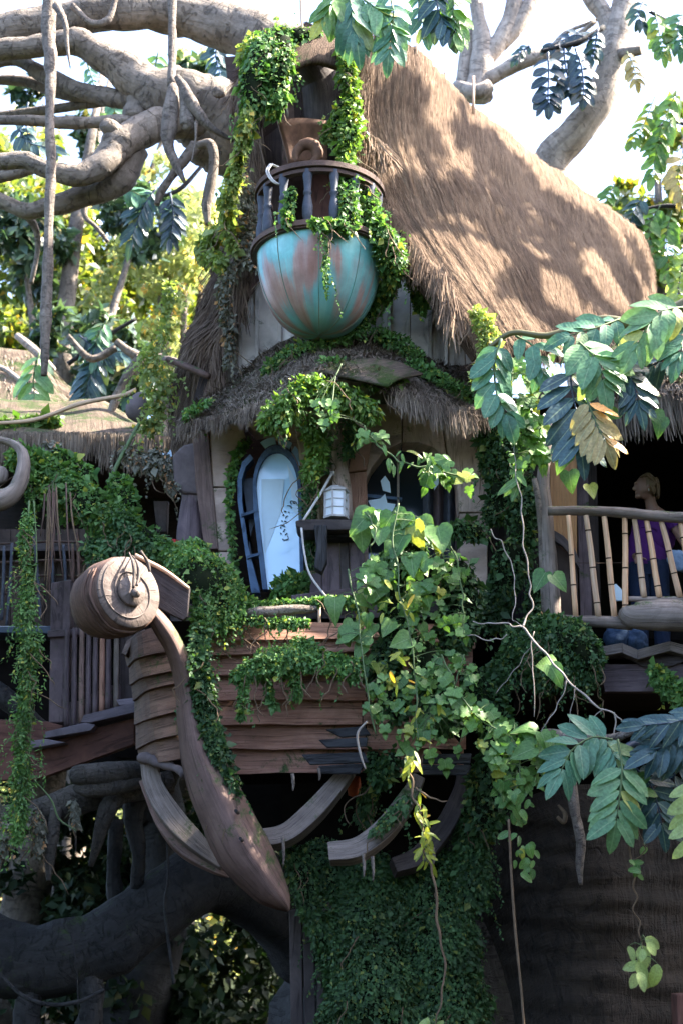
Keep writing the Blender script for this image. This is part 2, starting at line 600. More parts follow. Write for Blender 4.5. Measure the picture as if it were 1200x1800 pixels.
def bark(name, c1, c2, scale=1.0, bump=.6, moss=0.0, ring=0.0):
    t = NT(name)
    v2 = t.uv((1, 1, 1), 'Object')
    vu = t.uv((1.0 * scale, 6 * scale, 1))
    n1 = t.noise(vu, 2.0, 8, 1.0, .65)
    n2 = t.noise(v2, 1.4 * scale, 7, .6, .65)
    n3 = t.noise(v2, 22 * scale, 4, .2, .6)
    col = t.mix(t.ramp(n2, [(.3, (0, 0, 0)), (.7, (1, 1, 1))]), c1, c2)
    col = t.mix(1.0, col, t.ramp(n1, [(.25, (.62,) * 3), (.6, (1.1,) * 3)]), 'MULTIPLY')
    col = t.mix(.7, col, t.ramp(n3, [(.3, (.6,) * 3), (.7, (1.15,) * 3)]), 'MULTIPLY')
    ck = t.noise(t.uv((6 * scale, 2.6 * scale, 1)), 1.4, 5, 1.8, .6)
    ckr = t.ramp(ck, [(.40, (0, 0, 0)), (.46, (1, 1, 1))])
    col = t.mix(t.math('MULTIPLY', t.math('SUBTRACT', 1.0, ckr), .5), col, tuple(x * .45 for x in c1))
    lic = t.noise(v2, 5.5 * scale, 8, .4, .75)
    col = t.mix(t.math('MULTIPLY', t.ramp(lic, [(.62, (0, 0, 0)), (.68, (1, 1, 1))]), .4), col, tuple(min(1, x * 1.5) for x in c2))
    if moss:
        nm = t.noise(v2, 3.5, 8, .3, .8)
        col = t.mix(t.ramp(nm, [(.62 - moss * .2, (0, 0, 0)), (.70 - moss * .15, (1, 1, 1))]), col, (.035, .055, .015))
    h = t.math('ADD', t.math('ADD', n1, t.math('MULTIPLY', ckr, .5)), t.math('MULTIPLY', n3, .5))
    if ring:
        wv = t.noise(t.uv((14, 1.2, 1)), 2.0, 4, .6)
        h = t.math('ADD', h, t.math('MULTIPLY', wv, ring))
    t.princ(col, .82, t.bump(h, bump, .03))
    return t.m

def leafm(name, c1, c2, rough=.45, trans=.35, veins=False, tcol=None, spec=.4):
    t = NT(name)
    at_ = t.n('Attribute'); at_.attribute_name = 'rnd'
    f = t.math('FRACT', t.math('ADD', at_.outputs['Fac'], t.objrand()))
    col = t.mix(f, c1, c2)
    g_ = t.math('FRACT', t.math('MULTIPLY', f, 37.0))
    col = t.mix(t.ramp(g_, [(.93, (0, 0, 0)), (.95, (1, 1, 1))]), col, tuple(min(1, a_ * b_) for a_, b_ in zip(c2, (2.2, 1.25, .8))))
    v2 = t.uv((1, 1, 1), 'Object')
    n2 = t.noise(v2, 9.0 if veins else 2.0, 3)
    col = t.mix(1.0, col, t.ramp(n2, [(.3, (.65,) * 3), (.7, (1.25,) * 3)]), 'MULTIPLY')
    nrm = None
    if veins:
        uvn = t.n('TexCoord'); sx = t.n('SeparateXYZ'); t.l(uvn.outputs['UV'], sx.inputs[0])
        ax = t.math('ABSOLUTE', sx.outputs[0])
        mid = t.ramp(ax, [(0.0, (1, 1, 1)), (.018, (0, 0, 0))])
        sv = t.math('SINE', t.math('MULTIPLY', t.math('SUBTRACT', sx.outputs[1], t.math('MULTIPLY', ax, .9)), 46.0))
        svr = t.ramp(sv, [(.90, (0, 0, 0)), (1.0, (1, 1, 1))])
        lit = t.mix(.5, col, (.45, .55, .30))
        col = t.mix(t.math('MULTIPLY', mid, .7), col, lit)
        col = t.mix(t.math('MULTIPLY', svr, .10), col, lit)
        tipn = t.math('ADD', t.math('ADD', sx.outputs[1], t.math('MULTIPLY', ax, 1.2)), t.math('MULTIPLY', n2, .5))
        tip = t.math('MULTIPLY', t.ramp(tipn, [(.60, (0, 0, 0)), (.68, (1, 1, 1))]) if False else t.ramp(t.math('MULTIPLY', tipn, .5), [(.62, (0, 0, 0)), (.68, (1, 1, 1))]), .75)
        col = t.mix(tip, col, (.16, .11, .04))
        nrm = t.bump(t.math('ADD', sv, t.math('MULTIPLY', n2, 2.0)), .12, .003)
    p = t.princ(col, rough, nrm, spec)
    tr = t.n('BsdfTranslucent')
    tc = t.mix(1.0, col, tcol or (1.5, 1.6, .7), 'MULTIPLY')
    t.l(tc, tr.inputs['Color'])
    mx = t.n('MixShader'); mx.inputs[0].default_value = trans
    t.l(p.outputs[0], mx.inputs[1]); t.l(tr.outputs[0], mx.inputs[2]); t.l(mx.outputs[0], t.out.inputs[0])
    return t.m

def thatchm(name, c1, c2, c3, sv=90, su=2.0, moss=0.0, bump=.9):
    t = NT(name)
    n1 = t.noise(t.uv((su, sv, 1)), 1.0, 7, .8, .75)
    v2 = t.uv((1, 1, 1), 'Object')
    n2 = t.noise(v2, 1.6, 6, .6, .65)
    at_ = t.n('Attribute'); at_.attribute_name = 'rnd'
    f = t.math('ADD', t.math('MULTIPLY', n1, .8), t.math('MULTIPLY', at_.outputs['Fac'], .35))
    col = t.ramp(f, [(.28, c1), (.52, c2), (.80, c3)])
    col = t.mix(1.0, col, t.ramp(n2, [(.3, (.55, .50, .48)), (.62, (1.1, 1.06, 1.0))]), 'MULTIPLY')
    n4 = t.noise(t.uv((.5, 6, 1)), 1.6, 6, 1.2, .7)
    col = t.mix(1.0, col, t.ramp(n4, [(.30, (.42, .37, .36)), (.47, (.92, .90, .88)), (.75, (1.15, 1.08, 1.0))]), 'MULTIPLY')
    if moss:
        nm = t.noise(v2, 2.6, 9, .3, .8)
        col = t.mix(t.ramp(nm, [(.60 - moss * .25, (0, 0, 0)), (.68 - moss * .2, (1, 1, 1))]), col, (.035, .06, .016))
    t.princ(col, .9, t.bump(n1, bump, .03), .15)
    return t.m

def plain(name, c, rough=.7, spec=.3, nscale=12, amt=.4, bump=.15, **kw):
    t = NT(name)
    n = t.noise(t.uv((1, 1, 1), 'Object'), nscale, 6, .3, .65)
    col = t.mix(1.0, c, t.ramp(n, [(.25, (1 - amt,) * 3), (.7, (1 + amt * .3,) * 3)]), 'MULTIPLY')
    t.princ(col, rough, t.bump(n, bump, .01), spec, **kw)
    return t.m

K = {}
K['grey_wood'] = wood('weathered_grey_wood', (.10, .085, .08), (.25, .215, .20), moss=.15, grey=.4)
K['gable_wood'] = wood('pale_gable_boards', (.50, .43, .37), (.80, .74, .68), su=.8, sv=14, bump=.4, moss=.16, stain=.3)
K['facade'] = wood('brown_facade_plaster', (.40, .28, .23), (.62, .46, .385), su=2, sv=8, bump=.35, moss=.24, stain=.4, var=.15)
K['purple_wood'] = wood('purple_brown_painted_wood', (.09, .062, .07), (.19, .14, .145), su=1.2, sv=12, bump=.35, moss=.1, stain=.45)
K['red_wood'] = wood('reddish_brown_wood', (.09, .036, .027), (.18, .082, .06), su=1.2, sv=12, bump=.4, stain=.5)
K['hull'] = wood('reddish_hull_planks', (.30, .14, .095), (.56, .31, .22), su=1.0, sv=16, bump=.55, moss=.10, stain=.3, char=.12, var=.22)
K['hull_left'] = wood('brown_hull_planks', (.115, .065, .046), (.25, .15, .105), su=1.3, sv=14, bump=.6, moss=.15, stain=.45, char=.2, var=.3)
K['keel'] = wood('purple_brown_keel', (.17, .10, .085), (.32, .21, .175), su=1.1, sv=12, bump=.45, moss=.22, stain=.45)
K['rib'] = wood('grey_brown_rib', (.14, .11, .095), (.32, .26, .225), su=1.0, sv=16, bump=.5, stain=.5, moss=.1)
K['drum'] = wood('turned_brown_wood', (.085, .045, .032), (.22, .13, .098), su=1.4, sv=20, bump=.7, stain=.5)
K['drum_face'] = wood('pale_end_grain', (.085, .062, .053), (.20, .16, .14), su=3, sv=14, bump=.6, stain=.4)
K['char'] = wood('charred_black_wood', (.012, .012, .014), (.05, .05, .055), su=2, sv=9, bump=1.0, stain=.4)
K['dark_wood'] = wood('dark_weathered_wood', (.045, .035, .035), (.12, .095, .09), su=1.3, sv=16, bump=.5, stain=.5)
K['bark'] = bark('smooth_grey_bark', (.115, .093, .076), (.27, .225, .185), .8, .9)
K['bark_pale'] = bark('pale_tan_bark', (.26, .21, .17), (.46, .39, .33), .8, .6)
K['bark_dark'] = bark('shade_darkened_bark', (.016, .016, .017), (.042, .040, .039), .9, .8, moss=.2)  # darker bark copy: shade of the low limbs put into the colour
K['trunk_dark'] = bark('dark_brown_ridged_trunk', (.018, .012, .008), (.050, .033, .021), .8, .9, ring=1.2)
K['root_low'] = bark('shade_darkened_root_bark', (.045, .04, .036), (.12, .105, .09), 2.0, .9)  # darker copy of the root bark, toned for the shade low down
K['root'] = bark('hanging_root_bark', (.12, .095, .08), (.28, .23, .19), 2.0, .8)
K['bed'] = plain('dark_moss_bed', (.010, .015, .006), .95, .1, 9, .6, .8)
K['soil'] = plain('dark_soil', (.015, .013, .010), .95, .1, 3, .5, .6)
K['black'] = plain('shade_black_boards', (.012, .010, .009), .95, .05, 5, .5, .3)  # near-black colour stands in for deep shade
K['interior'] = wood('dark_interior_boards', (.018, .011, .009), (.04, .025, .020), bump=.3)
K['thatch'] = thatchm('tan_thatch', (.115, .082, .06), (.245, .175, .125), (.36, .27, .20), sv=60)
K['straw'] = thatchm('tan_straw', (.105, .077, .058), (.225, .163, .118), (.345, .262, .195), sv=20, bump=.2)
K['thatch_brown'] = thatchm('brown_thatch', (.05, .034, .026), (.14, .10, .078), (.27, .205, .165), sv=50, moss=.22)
K['straw_brown'] = thatchm('brown_straw', (.06, .042, .032), (.15, .11, .085), (.30, .24, .19), sv=20, bump=.2)
K['thatch_grey'] = thatchm('grey_thatch', (.07, .056, .048), (.19, .16, .135), (.34, .29, .25), sv=70, moss=.5)
K['straw_grey'] = thatchm('grey_straw', (.09, .072, .06), (.22, .185, .155), (.42, .365, .31), sv=20, bump=.2)
K['blue'] = wood('chipped_blue_paint', (.05, .085, .15), (.11, .175, .28), su=1.5, sv=6, bump=.3, stain=.4)
K['blue_dark'] = plain('dark_blue_paint', (.03, .05, .085), .5, .4)
K['baluster'] = plain('blue_grey_paint', (.06, .068, .09), .6, .3, 14, .5, .3)
K['rail'] = wood('red_brown_rail', (.08, .045, .035), (.19, .115, .09), su=1.5, sv=14, bump=.4, moss=.2)
K['bamboo'] = None
K['cord'] = plain('white_cord', (.55, .52, .50), .8)
K['lantern_frame'] = plain('white_metal_frame', (.42, .40, .40), .5, .4)
K['lantern_pane'] = plain('frosted_lantern_pane', (.72, .76, .82), .35, .5, 6, .12, .02)
K['red'] = plain('red_cloth', (.45, .02, .02), .7)
K['orange'] = plain('orange_glow_paint', (.35, .07, .02), .7)  # orange of a faint lantern glow, given as plain colour
K['twig'] = plain('pale_dry_twig', (.36, .31, .27), .8, .2, 20, .4, .3)
K['twig_brown'] = plain('brown_vine_stem', (.16, .11, .07), .85, .2, 20, .4, .3)
K['twig_green'] = plain('green_stem', (.10, .15, .06), .6, .3, 20, .3, .1)
K['stone'] = plain('purple_grey_stone', (.15, .12, .12), .85, .2, 5, .5, .6)
K['ochre_stone'] = plain('mossy_ochre_stone', (.24, .18, .11), .9, .2, 7, .6, .9)
K['rust'] = plain('rusty_brown_panel', (.16, .085, .055), .8, .3, 9, .6, .5)
# leaves
K['moss_dark'] = leafm('dark_creeper_leaf', (.022, .06, .022), (.075, .16, .055), .6, .25)
K['moss_mid'] = leafm('green_creeper_leaf', (.045, .12, .032), (.16, .30, .085), .55, .3)
K['moss_bright'] = leafm('bright_creeper_leaf', (.07, .15, .03), (.16, .26, .06), .5, .35)
K['moss_lit'] = leafm('sunlit_yellow_creeper_leaf', (.15, .21, .06), (.30, .36, .13), .5, .4)  # creeper leaf copy with yellow sunlight put into its colour
K['grey_moss'] = leafm('grey_dry_moss', (.10, .10, .075), (.24, .23, .18), .9, .15)
K['bg_leaf'] = leafm('background_leaf', (.05, .09, .03), (.17, .20, .05), .35, .45, tcol=(1.9, 1.9, .6), spec=.6)
K['bg_leaf2'] = leafm('background_bluish_leaf', (.035, .075, .05), (.09, .14, .085), .3, .3, spec=.7)
K['bg_yellow'] = leafm('background_yellow_leaf', (.20, .25, .11), (.40, .43, .22), .4, .5, tcol=(1.5, 1.5, .9))  # paler tone carries the whitish haze over the far leaves
K['canopy'] = leafm('canopy_leaf', (.03, .07, .02), (.07, .13, .035), .5, .3)
K['vine'] = leafm('vine_leaf', (.065, .16, .04), (.16, .29, .075), .42, .3, True)
K['vine_yellow'] = leafm('yellowing_vine_leaf', (.20, .26, .03), (.42, .42, .06), .45, .35, True)
K['teal'] = leafm('waxy_teal_leaf', (.055, .15, .095), (.105, .235, .135), .38, .2, True)
K['teal_light'] = leafm('waxy_light_green_leaf', (.10, .22, .105), (.19, .34, .155), .38, .25, True)
K['blue_leaf'] = leafm('dark_blue_green_leaf', (.02, .055, .065), (.045, .095, .10), .35, .12, True)
K['tan_leaf'] = leafm('yellowed_tan_leaf', (.30, .23, .09), (.44, .34, .15), .5, .2, True)
K['pale_leaf'] = leafm('pale_yellow_green_leaf', (.28, .38, .13), (.42, .50, .20), .45, .3, True)
K['black_leaf'] = leafm('backlit_blue_leaf', (.018, .04, .06), (.04, .07, .09), .35, .08, True)

t = NT('bamboo_cane')
n1 = t.noise(t.uv((1.5, 26, 1)), 1.5, 6, .4)
col = t.ramp(n1, [(.3, (.46, .29, .17)), (.7, (.78, .56, .37))])
col = t.mix(1.0, col, t.ramp(t.objrand(), [(0, (.8, .8, .85)), (1, (1.15, 1.0, .9))]), 'MULTIPLY')
t.princ(col, .5, t.bump(n1, .2, .005), .4)
K['bamboo'] = t.m
K['node'] = plain('dark_bamboo_node', (.05, .028, .018), .8)
t = NT('orange_bamboo_blind')
n1 = t.noise(t.uv((1.2, 20, 1)), 1.5, 6, .4)
t.princ(t.ramp(n1, [(.3, (.28, .13, .05)), (.7, (.55, .29, .12))]), .6, t.bump(n1, .3, .005), .3)
K['blind'] = t.m

# copper bowl: brown metal under turquoise patina that runs down in streaks
t = NT('patinated_copper')
tc = t.n('TexCoord'); mp = t.n('Mapping'); mp.inputs['Scale'].default_value = (.7, 2.3, 1)   # uv: u down, v round
t.l(tc.outputs['UV'], mp.inputs['Vector'])
n1 = t.noise(mp.outputs[0], 1.45, 2, .25, .5)
mp2 = t.n('Mapping'); mp2.inputs['Scale'].default_value = (.8, 22, 1); t.l(tc.outputs['UV'], mp2.inputs['Vector'])
n2 = t.noise(mp2.outputs[0], 1.5, 5, .3, .6)
sx = t.n('SeparateXYZ'); t.l(tc.outputs['UV'], sx.inputs[0])
edge = t.ramp(sx.outputs[0], [(0.03, (.20,) * 3), (.25, (.02,) * 3), (.62, (.03,) * 3), (.95, (.10,) * 3)])
f = t.math('ADD', t.math('ADD', n1, t.math('MULTIPLY', t.math('SUBTRACT', n2, .5), .20)), edge)
col = t.ramp(f, [(.40, (.27, .13, .10)), (.505, (.36, .24, .21)), (.55, (.21, .33, .32)), (.61, (.15, .42, .41)), (.76, (.26, .54, .53))])
low = t.ramp(sx.outputs[0], [(.55, (0,) * 3), (.98, (1,) * 3)])
nm = t.noise(t.uv((1, 1, 1), 'Object'), 7, 8, .4, .7)
col = t.mix(t.math('MULTIPLY', low, t.ramp(nm, [(.3, (.3,) * 3), (.7, (.9,) * 3)])), col, (.07, .13, .055))
col = t.mix(1.0, col, t.ramp(nm, [(.3, (.72,) * 3), (.65, (1.08,) * 3)]), 'MULTIPLY')
t.princ(col, .42, t.bump(nm, .12, .01), .5, Metallic=.15)
K['copper'] = t.m

t = NT('sky_painted_pane')
v = t.uv((1, 1, 1), 'Object')
t.princ(t.ramp(t.noise(v, 2.0, 2), [(.3, (.40, .66, .92)), (.7, (.50, .76, .95))]), .12, None, .8, Coat_Weight=.6, Coat_Roughness=.05)  # pale blue base colour stands in for reflected sky
K['pane'] = t.m
K['curtain'] = plain('pale_blue_curtain', (.62, .78, .90), .8, .2, 3, .12, .05)
t = NT('dark_window_glass')
t.princ((.03, .045, .06), .08, None, .8)
K['dark_glass'] = t.m
K['skin'] = plain('skin', (.20, .11, .075), .55, .4, 30, .12, .05, Subsurface_Weight=.1)  # skin, hair and clothes darkened to carry the hut's shade
K['hair'] = plain('sandy_blonde_hair', (.15, .095, .045), .6, .4, 40, .5, .5)
K['shirt'] = plain('purple_shirt', (.06, .012, .10), .85, .2, 40, .2, .1)
K['tread'] = wood('purple_grey_treads', (.15, .125, .15), (.28, .24, .28), su=1.2, sv=10, bump=.3)
K['jungle'] = leafm('deep_shade_leaf', (.008, .022, .008), (.025, .05, .015), .6, .2)  # leaf colour darkened so the thicket reads as shaded
K['jeans'] = plain('blue_denim', (.014, .024, .055), .9, .2, 60, .3, .2)
K['shoe'] = plain('grey_shoe', (.12, .11, .11), .7)
K['ink'] = plain('black_ink', (.01, .01, .012), .6)
K['wall_brown'] = wood('brown_hut_boards', (.055, .035, .028), (.12, .08, .065), bump=.4)
def FY(px, off=0.0):
    """depth of the front wall of the treehouse"""
    return 12.75 - 0.0011 * (px - 340) + off

def poly(pts, Y, thick=.06, mb=None, grain=None, push=0):
    """pts [(px,py)] or [(px,py,Y)] extruded straight back by thick"""
    P = [at(p[0], p[1], (p[2] if len(p) > 2 else (Y(p[0]) if callable(Y) else Y)) - push) for p in pts]
    m = mb or MB()
    m.prism(P, (0, thick, 0), grain)
    return m

# ================================================================== ground
g = MB()
g.grid([[(x, y, -.02 + .25 * nz((x, y, 0), .12) - .12 * (abs(x) < 1)) for y in [-60, -30, -10, 0, 5, 10, 15, 20, 30, 45, 70, 120, 200, 400]] for x in [-300, -120, -60, -30, -15, -8, -4, 0, 4, 8, 15, 30, 60, 120, 300]])
tag(g.build('ground', K['soil'], smooth=True), kind='structure')

backdrop_hill = MB()
backdrop_hill.grid([[(x, y, max(-.3, (y - 31) * .9 * (1 - .25 * abs(nz((x, y, 0), .15)))) if y < 42 else 8.5) for y in (30, 32, 34, 37, 40, 44, 60)] for x in range(-30, 31, 3)])
tag(backdrop_hill.build('backdrop_hill', K['bed'], smooth=True), kind='structure')  # dark slope added as a backdrop so the gaps read near-black
# ================================================================== background and shade trees
def tree(name, label, cat, base, h, blobs, n, size, mat, bark_m, group=None, trunk_r=.35, tmpl=None, limbs=3, down=.3):
    root = thing(name, label, cat, base, group)
    b = Vector(base)
    m = MB()
    top = Vector((sum(q[0] for q in blobs) / len(blobs), sum(q[1] for q in blobs) / len(blobs), max(q[2] for q in blobs)))
    m.tube([b, b.lerp(top, .35) + Vector((.3, .2, 0)), b.lerp(top, .7) + Vector((-.2, 0, 0)), top], [trunk_r, trunk_r * .8, trunk_r * .5, .05], n=8, res=3, lump=.2)
    m.build('trunk', bark_m, root, smooth=True)
    for q in blobs[:limbs]:
        m = MB()
        c = Vector(q[:3]); s = b.lerp(top, .45)
        s.z = min(s.z, c.z - .5) if c.z > s.z else s.z
        m.tube([s, s.lerp(c, .5) + Vector((0, 0, .4)), c], [trunk_r * .4, trunk_r * .25, .03], n=6, res=3)
        m.build('limb', bark_m, root, smooth=True)
    PP, OO = [], []
    tot = sum(q[3] ** 2 for q in blobs)
    for x, y, z, r in blobs:
        k = int(n * r * r / tot)
        # leaf clumps spread through the blob
        nc = max(6, k // 60)
        d = rdir(nc); cc = np.array([x, y, z]) + d * (r * (.35 + .65 * RNG.random(nc) ** .5))[:, None]
        idx = RNG.integers(0, nc, k)
        o = rdir(k) * (r * .22 * RNG.random(k) ** .4)[:, None]
        PP.append(cc[idx] + o); OO.append(rdir(k) * .6 + d[idx] * .5 + np.array([0, 0, .5]))
    P, O = np.concatenate(PP), np.concatenate(OO)
    D = rdir(len(P)) + np.array([0, 0, -down])
    scatter('crown', P, D, O, size * (.6 + .8 * RNG.random(len(P))), tmpl or tmpl_rhomb(.28, .05), mat, root)
    return root

def bl(px, py, Y, r):
    p = at(px, py, Y); return (p.x, p.y, p.z, r)

def gp(px, Y):
    return (at(px, 900, Y).x, Y, 0)

# trees seen behind, upper left
tree('background_tree', 'sunny yellow-green tree far behind the bare limbs at upper left', 'tree', gp(140, 27), 10,
     [bl(60, 480, 27, 1.8), bl(180, 520, 27.5, 1.8), bl(20, 360, 28, 1.6), bl(90, 580, 26, 1.6), bl(240, 600, 27, 1.6)], 13000, .24, K['bg_leaf'], K['bark'], 'trees behind the treehouse')
tree('background_tree', 'pale yellow leafed tree beside the brown thatch edge', 'tree', gp(320, 24), 10,
     [bl(330, 440, 24, 1.3), bl(280, 520, 24, 1.3), bl(370, 360, 24.5, .9), bl(230, 640, 24, 1.1)], 6500, .17, K['bg_yellow'], K['bark'], 'trees behind the treehouse')
tree('background_tree', 'dark bluish tree with glossy leaves behind the hanging root', 'tree', gp(60, 22), 9,
     [bl(150, 640, 21.5, 1.0), bl(40, 430, 22, .9), bl(250, 380, 22, .7), bl(330, 160, 22, .55), bl(190, 240, 23, .6), bl(60, 170, 23, .4)], 6500, .22, K['bg_leaf2'], K['bark'], 'trees behind the treehouse')
tree('background_tree', 'airy pale green tree filling the gaps between the limbs at the far left', 'tree', gp(-20, 30), 10,
     [bl(120, 300, 30, 1.2), bl(20, 260, 30, 1.0), bl(330, 120, 30, .8), bl(260, 250, 30, .9), bl(100, 420, 30, 1.5), bl(300, 560, 30, 1.5)], 5500, .17, K['bg_yellow'], K['bark'], 'trees behind the treehouse')
tree('background_tree', 'thin sparse tree against the white sky beyond the right roof end', 'tree', gp(1230, 25), 9,
     [bl(1150, 400, 25, .8), bl(1190, 470, 25, 1.0), bl(1200, 240, 25, .9), bl(1090, 340, 26, .4), bl(1180, 350, 25, .6)], 2600, .22, K['bg_leaf'], K['bark'], 'trees behind the treehouse')
# lower left jungle seen under the limbs
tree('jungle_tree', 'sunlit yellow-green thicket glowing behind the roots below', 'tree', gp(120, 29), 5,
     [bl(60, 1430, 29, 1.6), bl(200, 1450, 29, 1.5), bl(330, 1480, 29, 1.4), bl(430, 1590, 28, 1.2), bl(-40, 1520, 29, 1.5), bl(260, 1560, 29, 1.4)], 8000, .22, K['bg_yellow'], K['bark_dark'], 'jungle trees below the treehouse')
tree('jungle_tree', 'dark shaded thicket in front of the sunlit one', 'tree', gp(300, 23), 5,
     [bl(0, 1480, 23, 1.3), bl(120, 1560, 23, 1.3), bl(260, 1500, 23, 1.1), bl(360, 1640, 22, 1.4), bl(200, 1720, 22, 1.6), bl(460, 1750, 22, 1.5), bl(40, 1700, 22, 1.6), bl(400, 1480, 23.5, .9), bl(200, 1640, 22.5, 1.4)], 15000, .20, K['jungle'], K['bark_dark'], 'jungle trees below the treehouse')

# ---- trees added to shade the place: right of, left of and behind the viewer (out of the frame)
def shade(label, base, blobs, n, size=.42, g='shade trees around the path'):
    return tree('shade_tree', label, 'tree', base, 12, blobs, n, size, K['canopy'], K['bark_dark'], g, .5)
shade('unseen dense tree added for shade right of the balcony hut', (9, 11, 0), [(8.2, 9, 3, 3.2), (8.5, 11, 6.5, 3.4), (8.6, 13, 9.0, 3.0), (8.2, 6, 7, 3.0), (9.5, 16, 8, 3.2), (8, 3, 5, 3.2), (11, 10, 10.5, 2.6), (12, 20, 6, 4)], 17000)
shade('unseen tall tree added for shade right of the path', (7, 0, 0), [(6.5, 1, 4, 3.2), (7.5, 3, 7, 3.2), (6, -3, 4, 3)], 6500)
shade('unseen low broad tree added for shade over the path behind the viewer', (-1, -9, 0), [(0, -8, 2.5, 3.2), (-4, -8, 2.5, 3.2), (4, -8, 2.5, 3.2)], 5000)
shade('unseen broad tree added for shade left of the path', (-7, 3, 0), [(-7.5, 5, 3, 3.0), (-7.5, 10, 4, 3.0), (-8, 13, 6, 3.0)], 7000)
shade('unseen tall tree added for shade beyond the balcony hut', (11, 25, 0), [(10.6, 24, 14.0, 3.2), (9.6, 21, 11.5, 2.6), (11, 27, 12, 3), (10.2, 22, 8, 3)], 8000)
shade('hidden spreading tree added to shade the thicket behind the stairs', (-3, 21, 0), [(-4, 21, 6.2, 2.3), (-1, 21, 6.2, 2.3), (-6.5, 21, 6, 2.3), (1.5, 21, 6, 2.3), (-4, 24, 6.6, 2.3), (-1, 24, 6.6, 2.3), (-2.5, 18.3, 5.4, 1.5), (0, 18.3, 5.2, 1.5), (-5, 18.3, 5.4, 1.5)], 30000, .34)
# tree whose limbs and leaf clumps dapple the thatch with shade
dt = thing('shade_tree', 'high tree whose crown throws dappled shade on the thatch', 'tree', (9.5, 15.5, 0), 'shade trees around the path')
m = MB(); m.tube([(9.5, 15.5, 0), (9.2, 15.4, 6), (8.4, 15, 12), (7.4, 14.6, 15)], [.5, .42, .3, .15], n=10, res=3, lump=.1); m.build('trunk', K['bark_dark'], dt, smooth=True)
def sunpt(px, py, Y, t_):
    return at(px, py, Y) + SUND * t_
for pth, r0 in (([(690,320,11.8),(740,350,11.9),(820,400,12.3),(900,460,12.4),(985,560,12.3)], .17), ([(720,110,12.3),(740,200,12.3),(760,300,12.1),(780,420,11.9)], .06), ([(690,140,12.2),(700,240,12.0),(760,330,12)], .05), ([(800,190,13.2),(830,300,12.9),(850,420,12.5)], .09)):
    m = MB(); m.tube([sunpt(*q, 7.0) for q in pth] + [Vector((8.4, 15, 12.5))], [r0] * len(pth) + [r0 * 1.3], n=8, res=4, lump=.2, ls=3); m.build('limb', K['bark_dark'], dt, smooth=True)
PP = []
for px_, py_, Y_, r_, n_ in [(860,270,13.3,.38,390), (920,330,13.6,.42,494), (990,380,13.9,.45,520), (870,380,12.9,.30,286), (960,450,13.2,.40,442), (1050,420,14.5,.45,520), (1080,500,14.6,.42,442), (1010,520,13.2,.30,286),
                             (1110,470,15.5,.35,312), (730,170,12.3,.15,57), (760,250,12.3,.15,62), (700,215,12.1,.12,36), (800,330,12.3,.16,67), (690,400,11.7,.14,52), (880,520,12.0,.14,52), (830,240,13.0,.2,104)]:
    c_ = np.array(tuple(sunpt(px_, py_, Y_, 6.6 + random.random()))); PP.append(c_ + rdir(n_) * (r_ * RNG.random(n_) ** .5)[:, None])
PP = np.concatenate(PP)
scatter('crown', PP, rdir(len(PP)), rdir(len(PP)), .185 * (.6 + .8 * RNG.random(len(PP))), tmpl_rhomb(.3, .05), K['canopy'], dt)

# ================================================================== the giant tree
gt = thing('giant_tree', 'giant grey tree whose smooth bare limbs fork across the upper left', 'tree', (1.0, 15.6, 0))
m = MB(); m.tube([(1.15, 15.6, -.2), (1.0, 15.6, 2), (.7, 15.6, 4.5), (.2, 15.4, 7), (-.3, 15.0, 9.2)], [1.9, 1.45, 1.3, .9, .35], n=28, res=6, lump=.22, ls=1.2)
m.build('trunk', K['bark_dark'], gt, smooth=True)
LIMBS = [
 [(-80,62,14.2,30),(60,46,14.2,34),(200,20,14.2,38),(330,28,14.3,42),(430,60,14.3,50),(520,110,14.3,60),(600,220,14.6,60)],
 [(-40,90,14.0,20),(60,82,14,23),(130,75,14,27),(180,98,14,32),(240,140,14,40),(300,170,14,55),(360,195,14.1,72),(440,250,14.3,88),(540,330,14.8,90)],
 [(-40,118,14.4,12),(30,106,14.4,14),(80,132,14.3,16),(160,165,14.2,18),(245,180,14.1,20)],
 [(238,120,14.2,24),(246,170,14.1,27),(240,215,14.0,26)],
 [(-40,142,14.7,9),(40,142,14.6,11),(110,163,14.5,13),(190,170,14.3,15),(240,182,14.2,14)],
 [(-40,212,14.0,9),(50,212,13.9,11),(130,216,13.9,12),(205,214,13.9,14),(270,225,13.9,16)],
 [(-30,206,14.8,7),(60,196,14.8,9),(130,186,14.6,10),(210,172,14.3,12)],
 [(420,210,14.2,60),(330,215,13.9,34),(265,222,13.8,33),(215,250,13.7,33),(182,285,13.6,29),(140,307,13.5,22),(90,300,13.5,20),(40,283,13.5,18),(-40,285,13.5,16)],
 [(235,262,13.9,30),(205,320,13.9,28),(150,343,13.9,24),(90,362,13.9,20),(50,370,13.9,17),(10,356,13.9,15),(-40,335,13.9,13)],
 [(-40,322,14.2,11),(20,306,14.1,12),(70,292,14.0,12),(120,300,13.8,10)],
 [(40,370,14.1,9),(62,400,14.2,7),(66,440,14.3,6),(55,500,14.4,4)],
 [(345,255,13.9,13),(310,300,13.9,9),(285,335,13.9,8),(276,360,13.9,5)],
 [(350,255,13.6,8),(372,255,13.5,9),(376,300,13.5,11),(364,360,13.5,10),(366,395,13.5,6)],
 [(190,425,16,4),(170,400,16,5),(150,380,16,6),(150,350,16,8)],
 [(205,600,16,8),(240,625,16,10),(290,632,16,11),(340,650,15.5,9)],
 [(250,630,16,14),(225,665,16,12),(205,700,16,9),(190,740,16,6)],
 [(120,590,16,5),(160,630,16,7),(205,612,16,8)],
]
LIMBS = [[(a_, b_, c_, d_ * (.88 if d_ < 45 else .94)) for a_, b_, c_, d_ in L] for L in LIMBS]
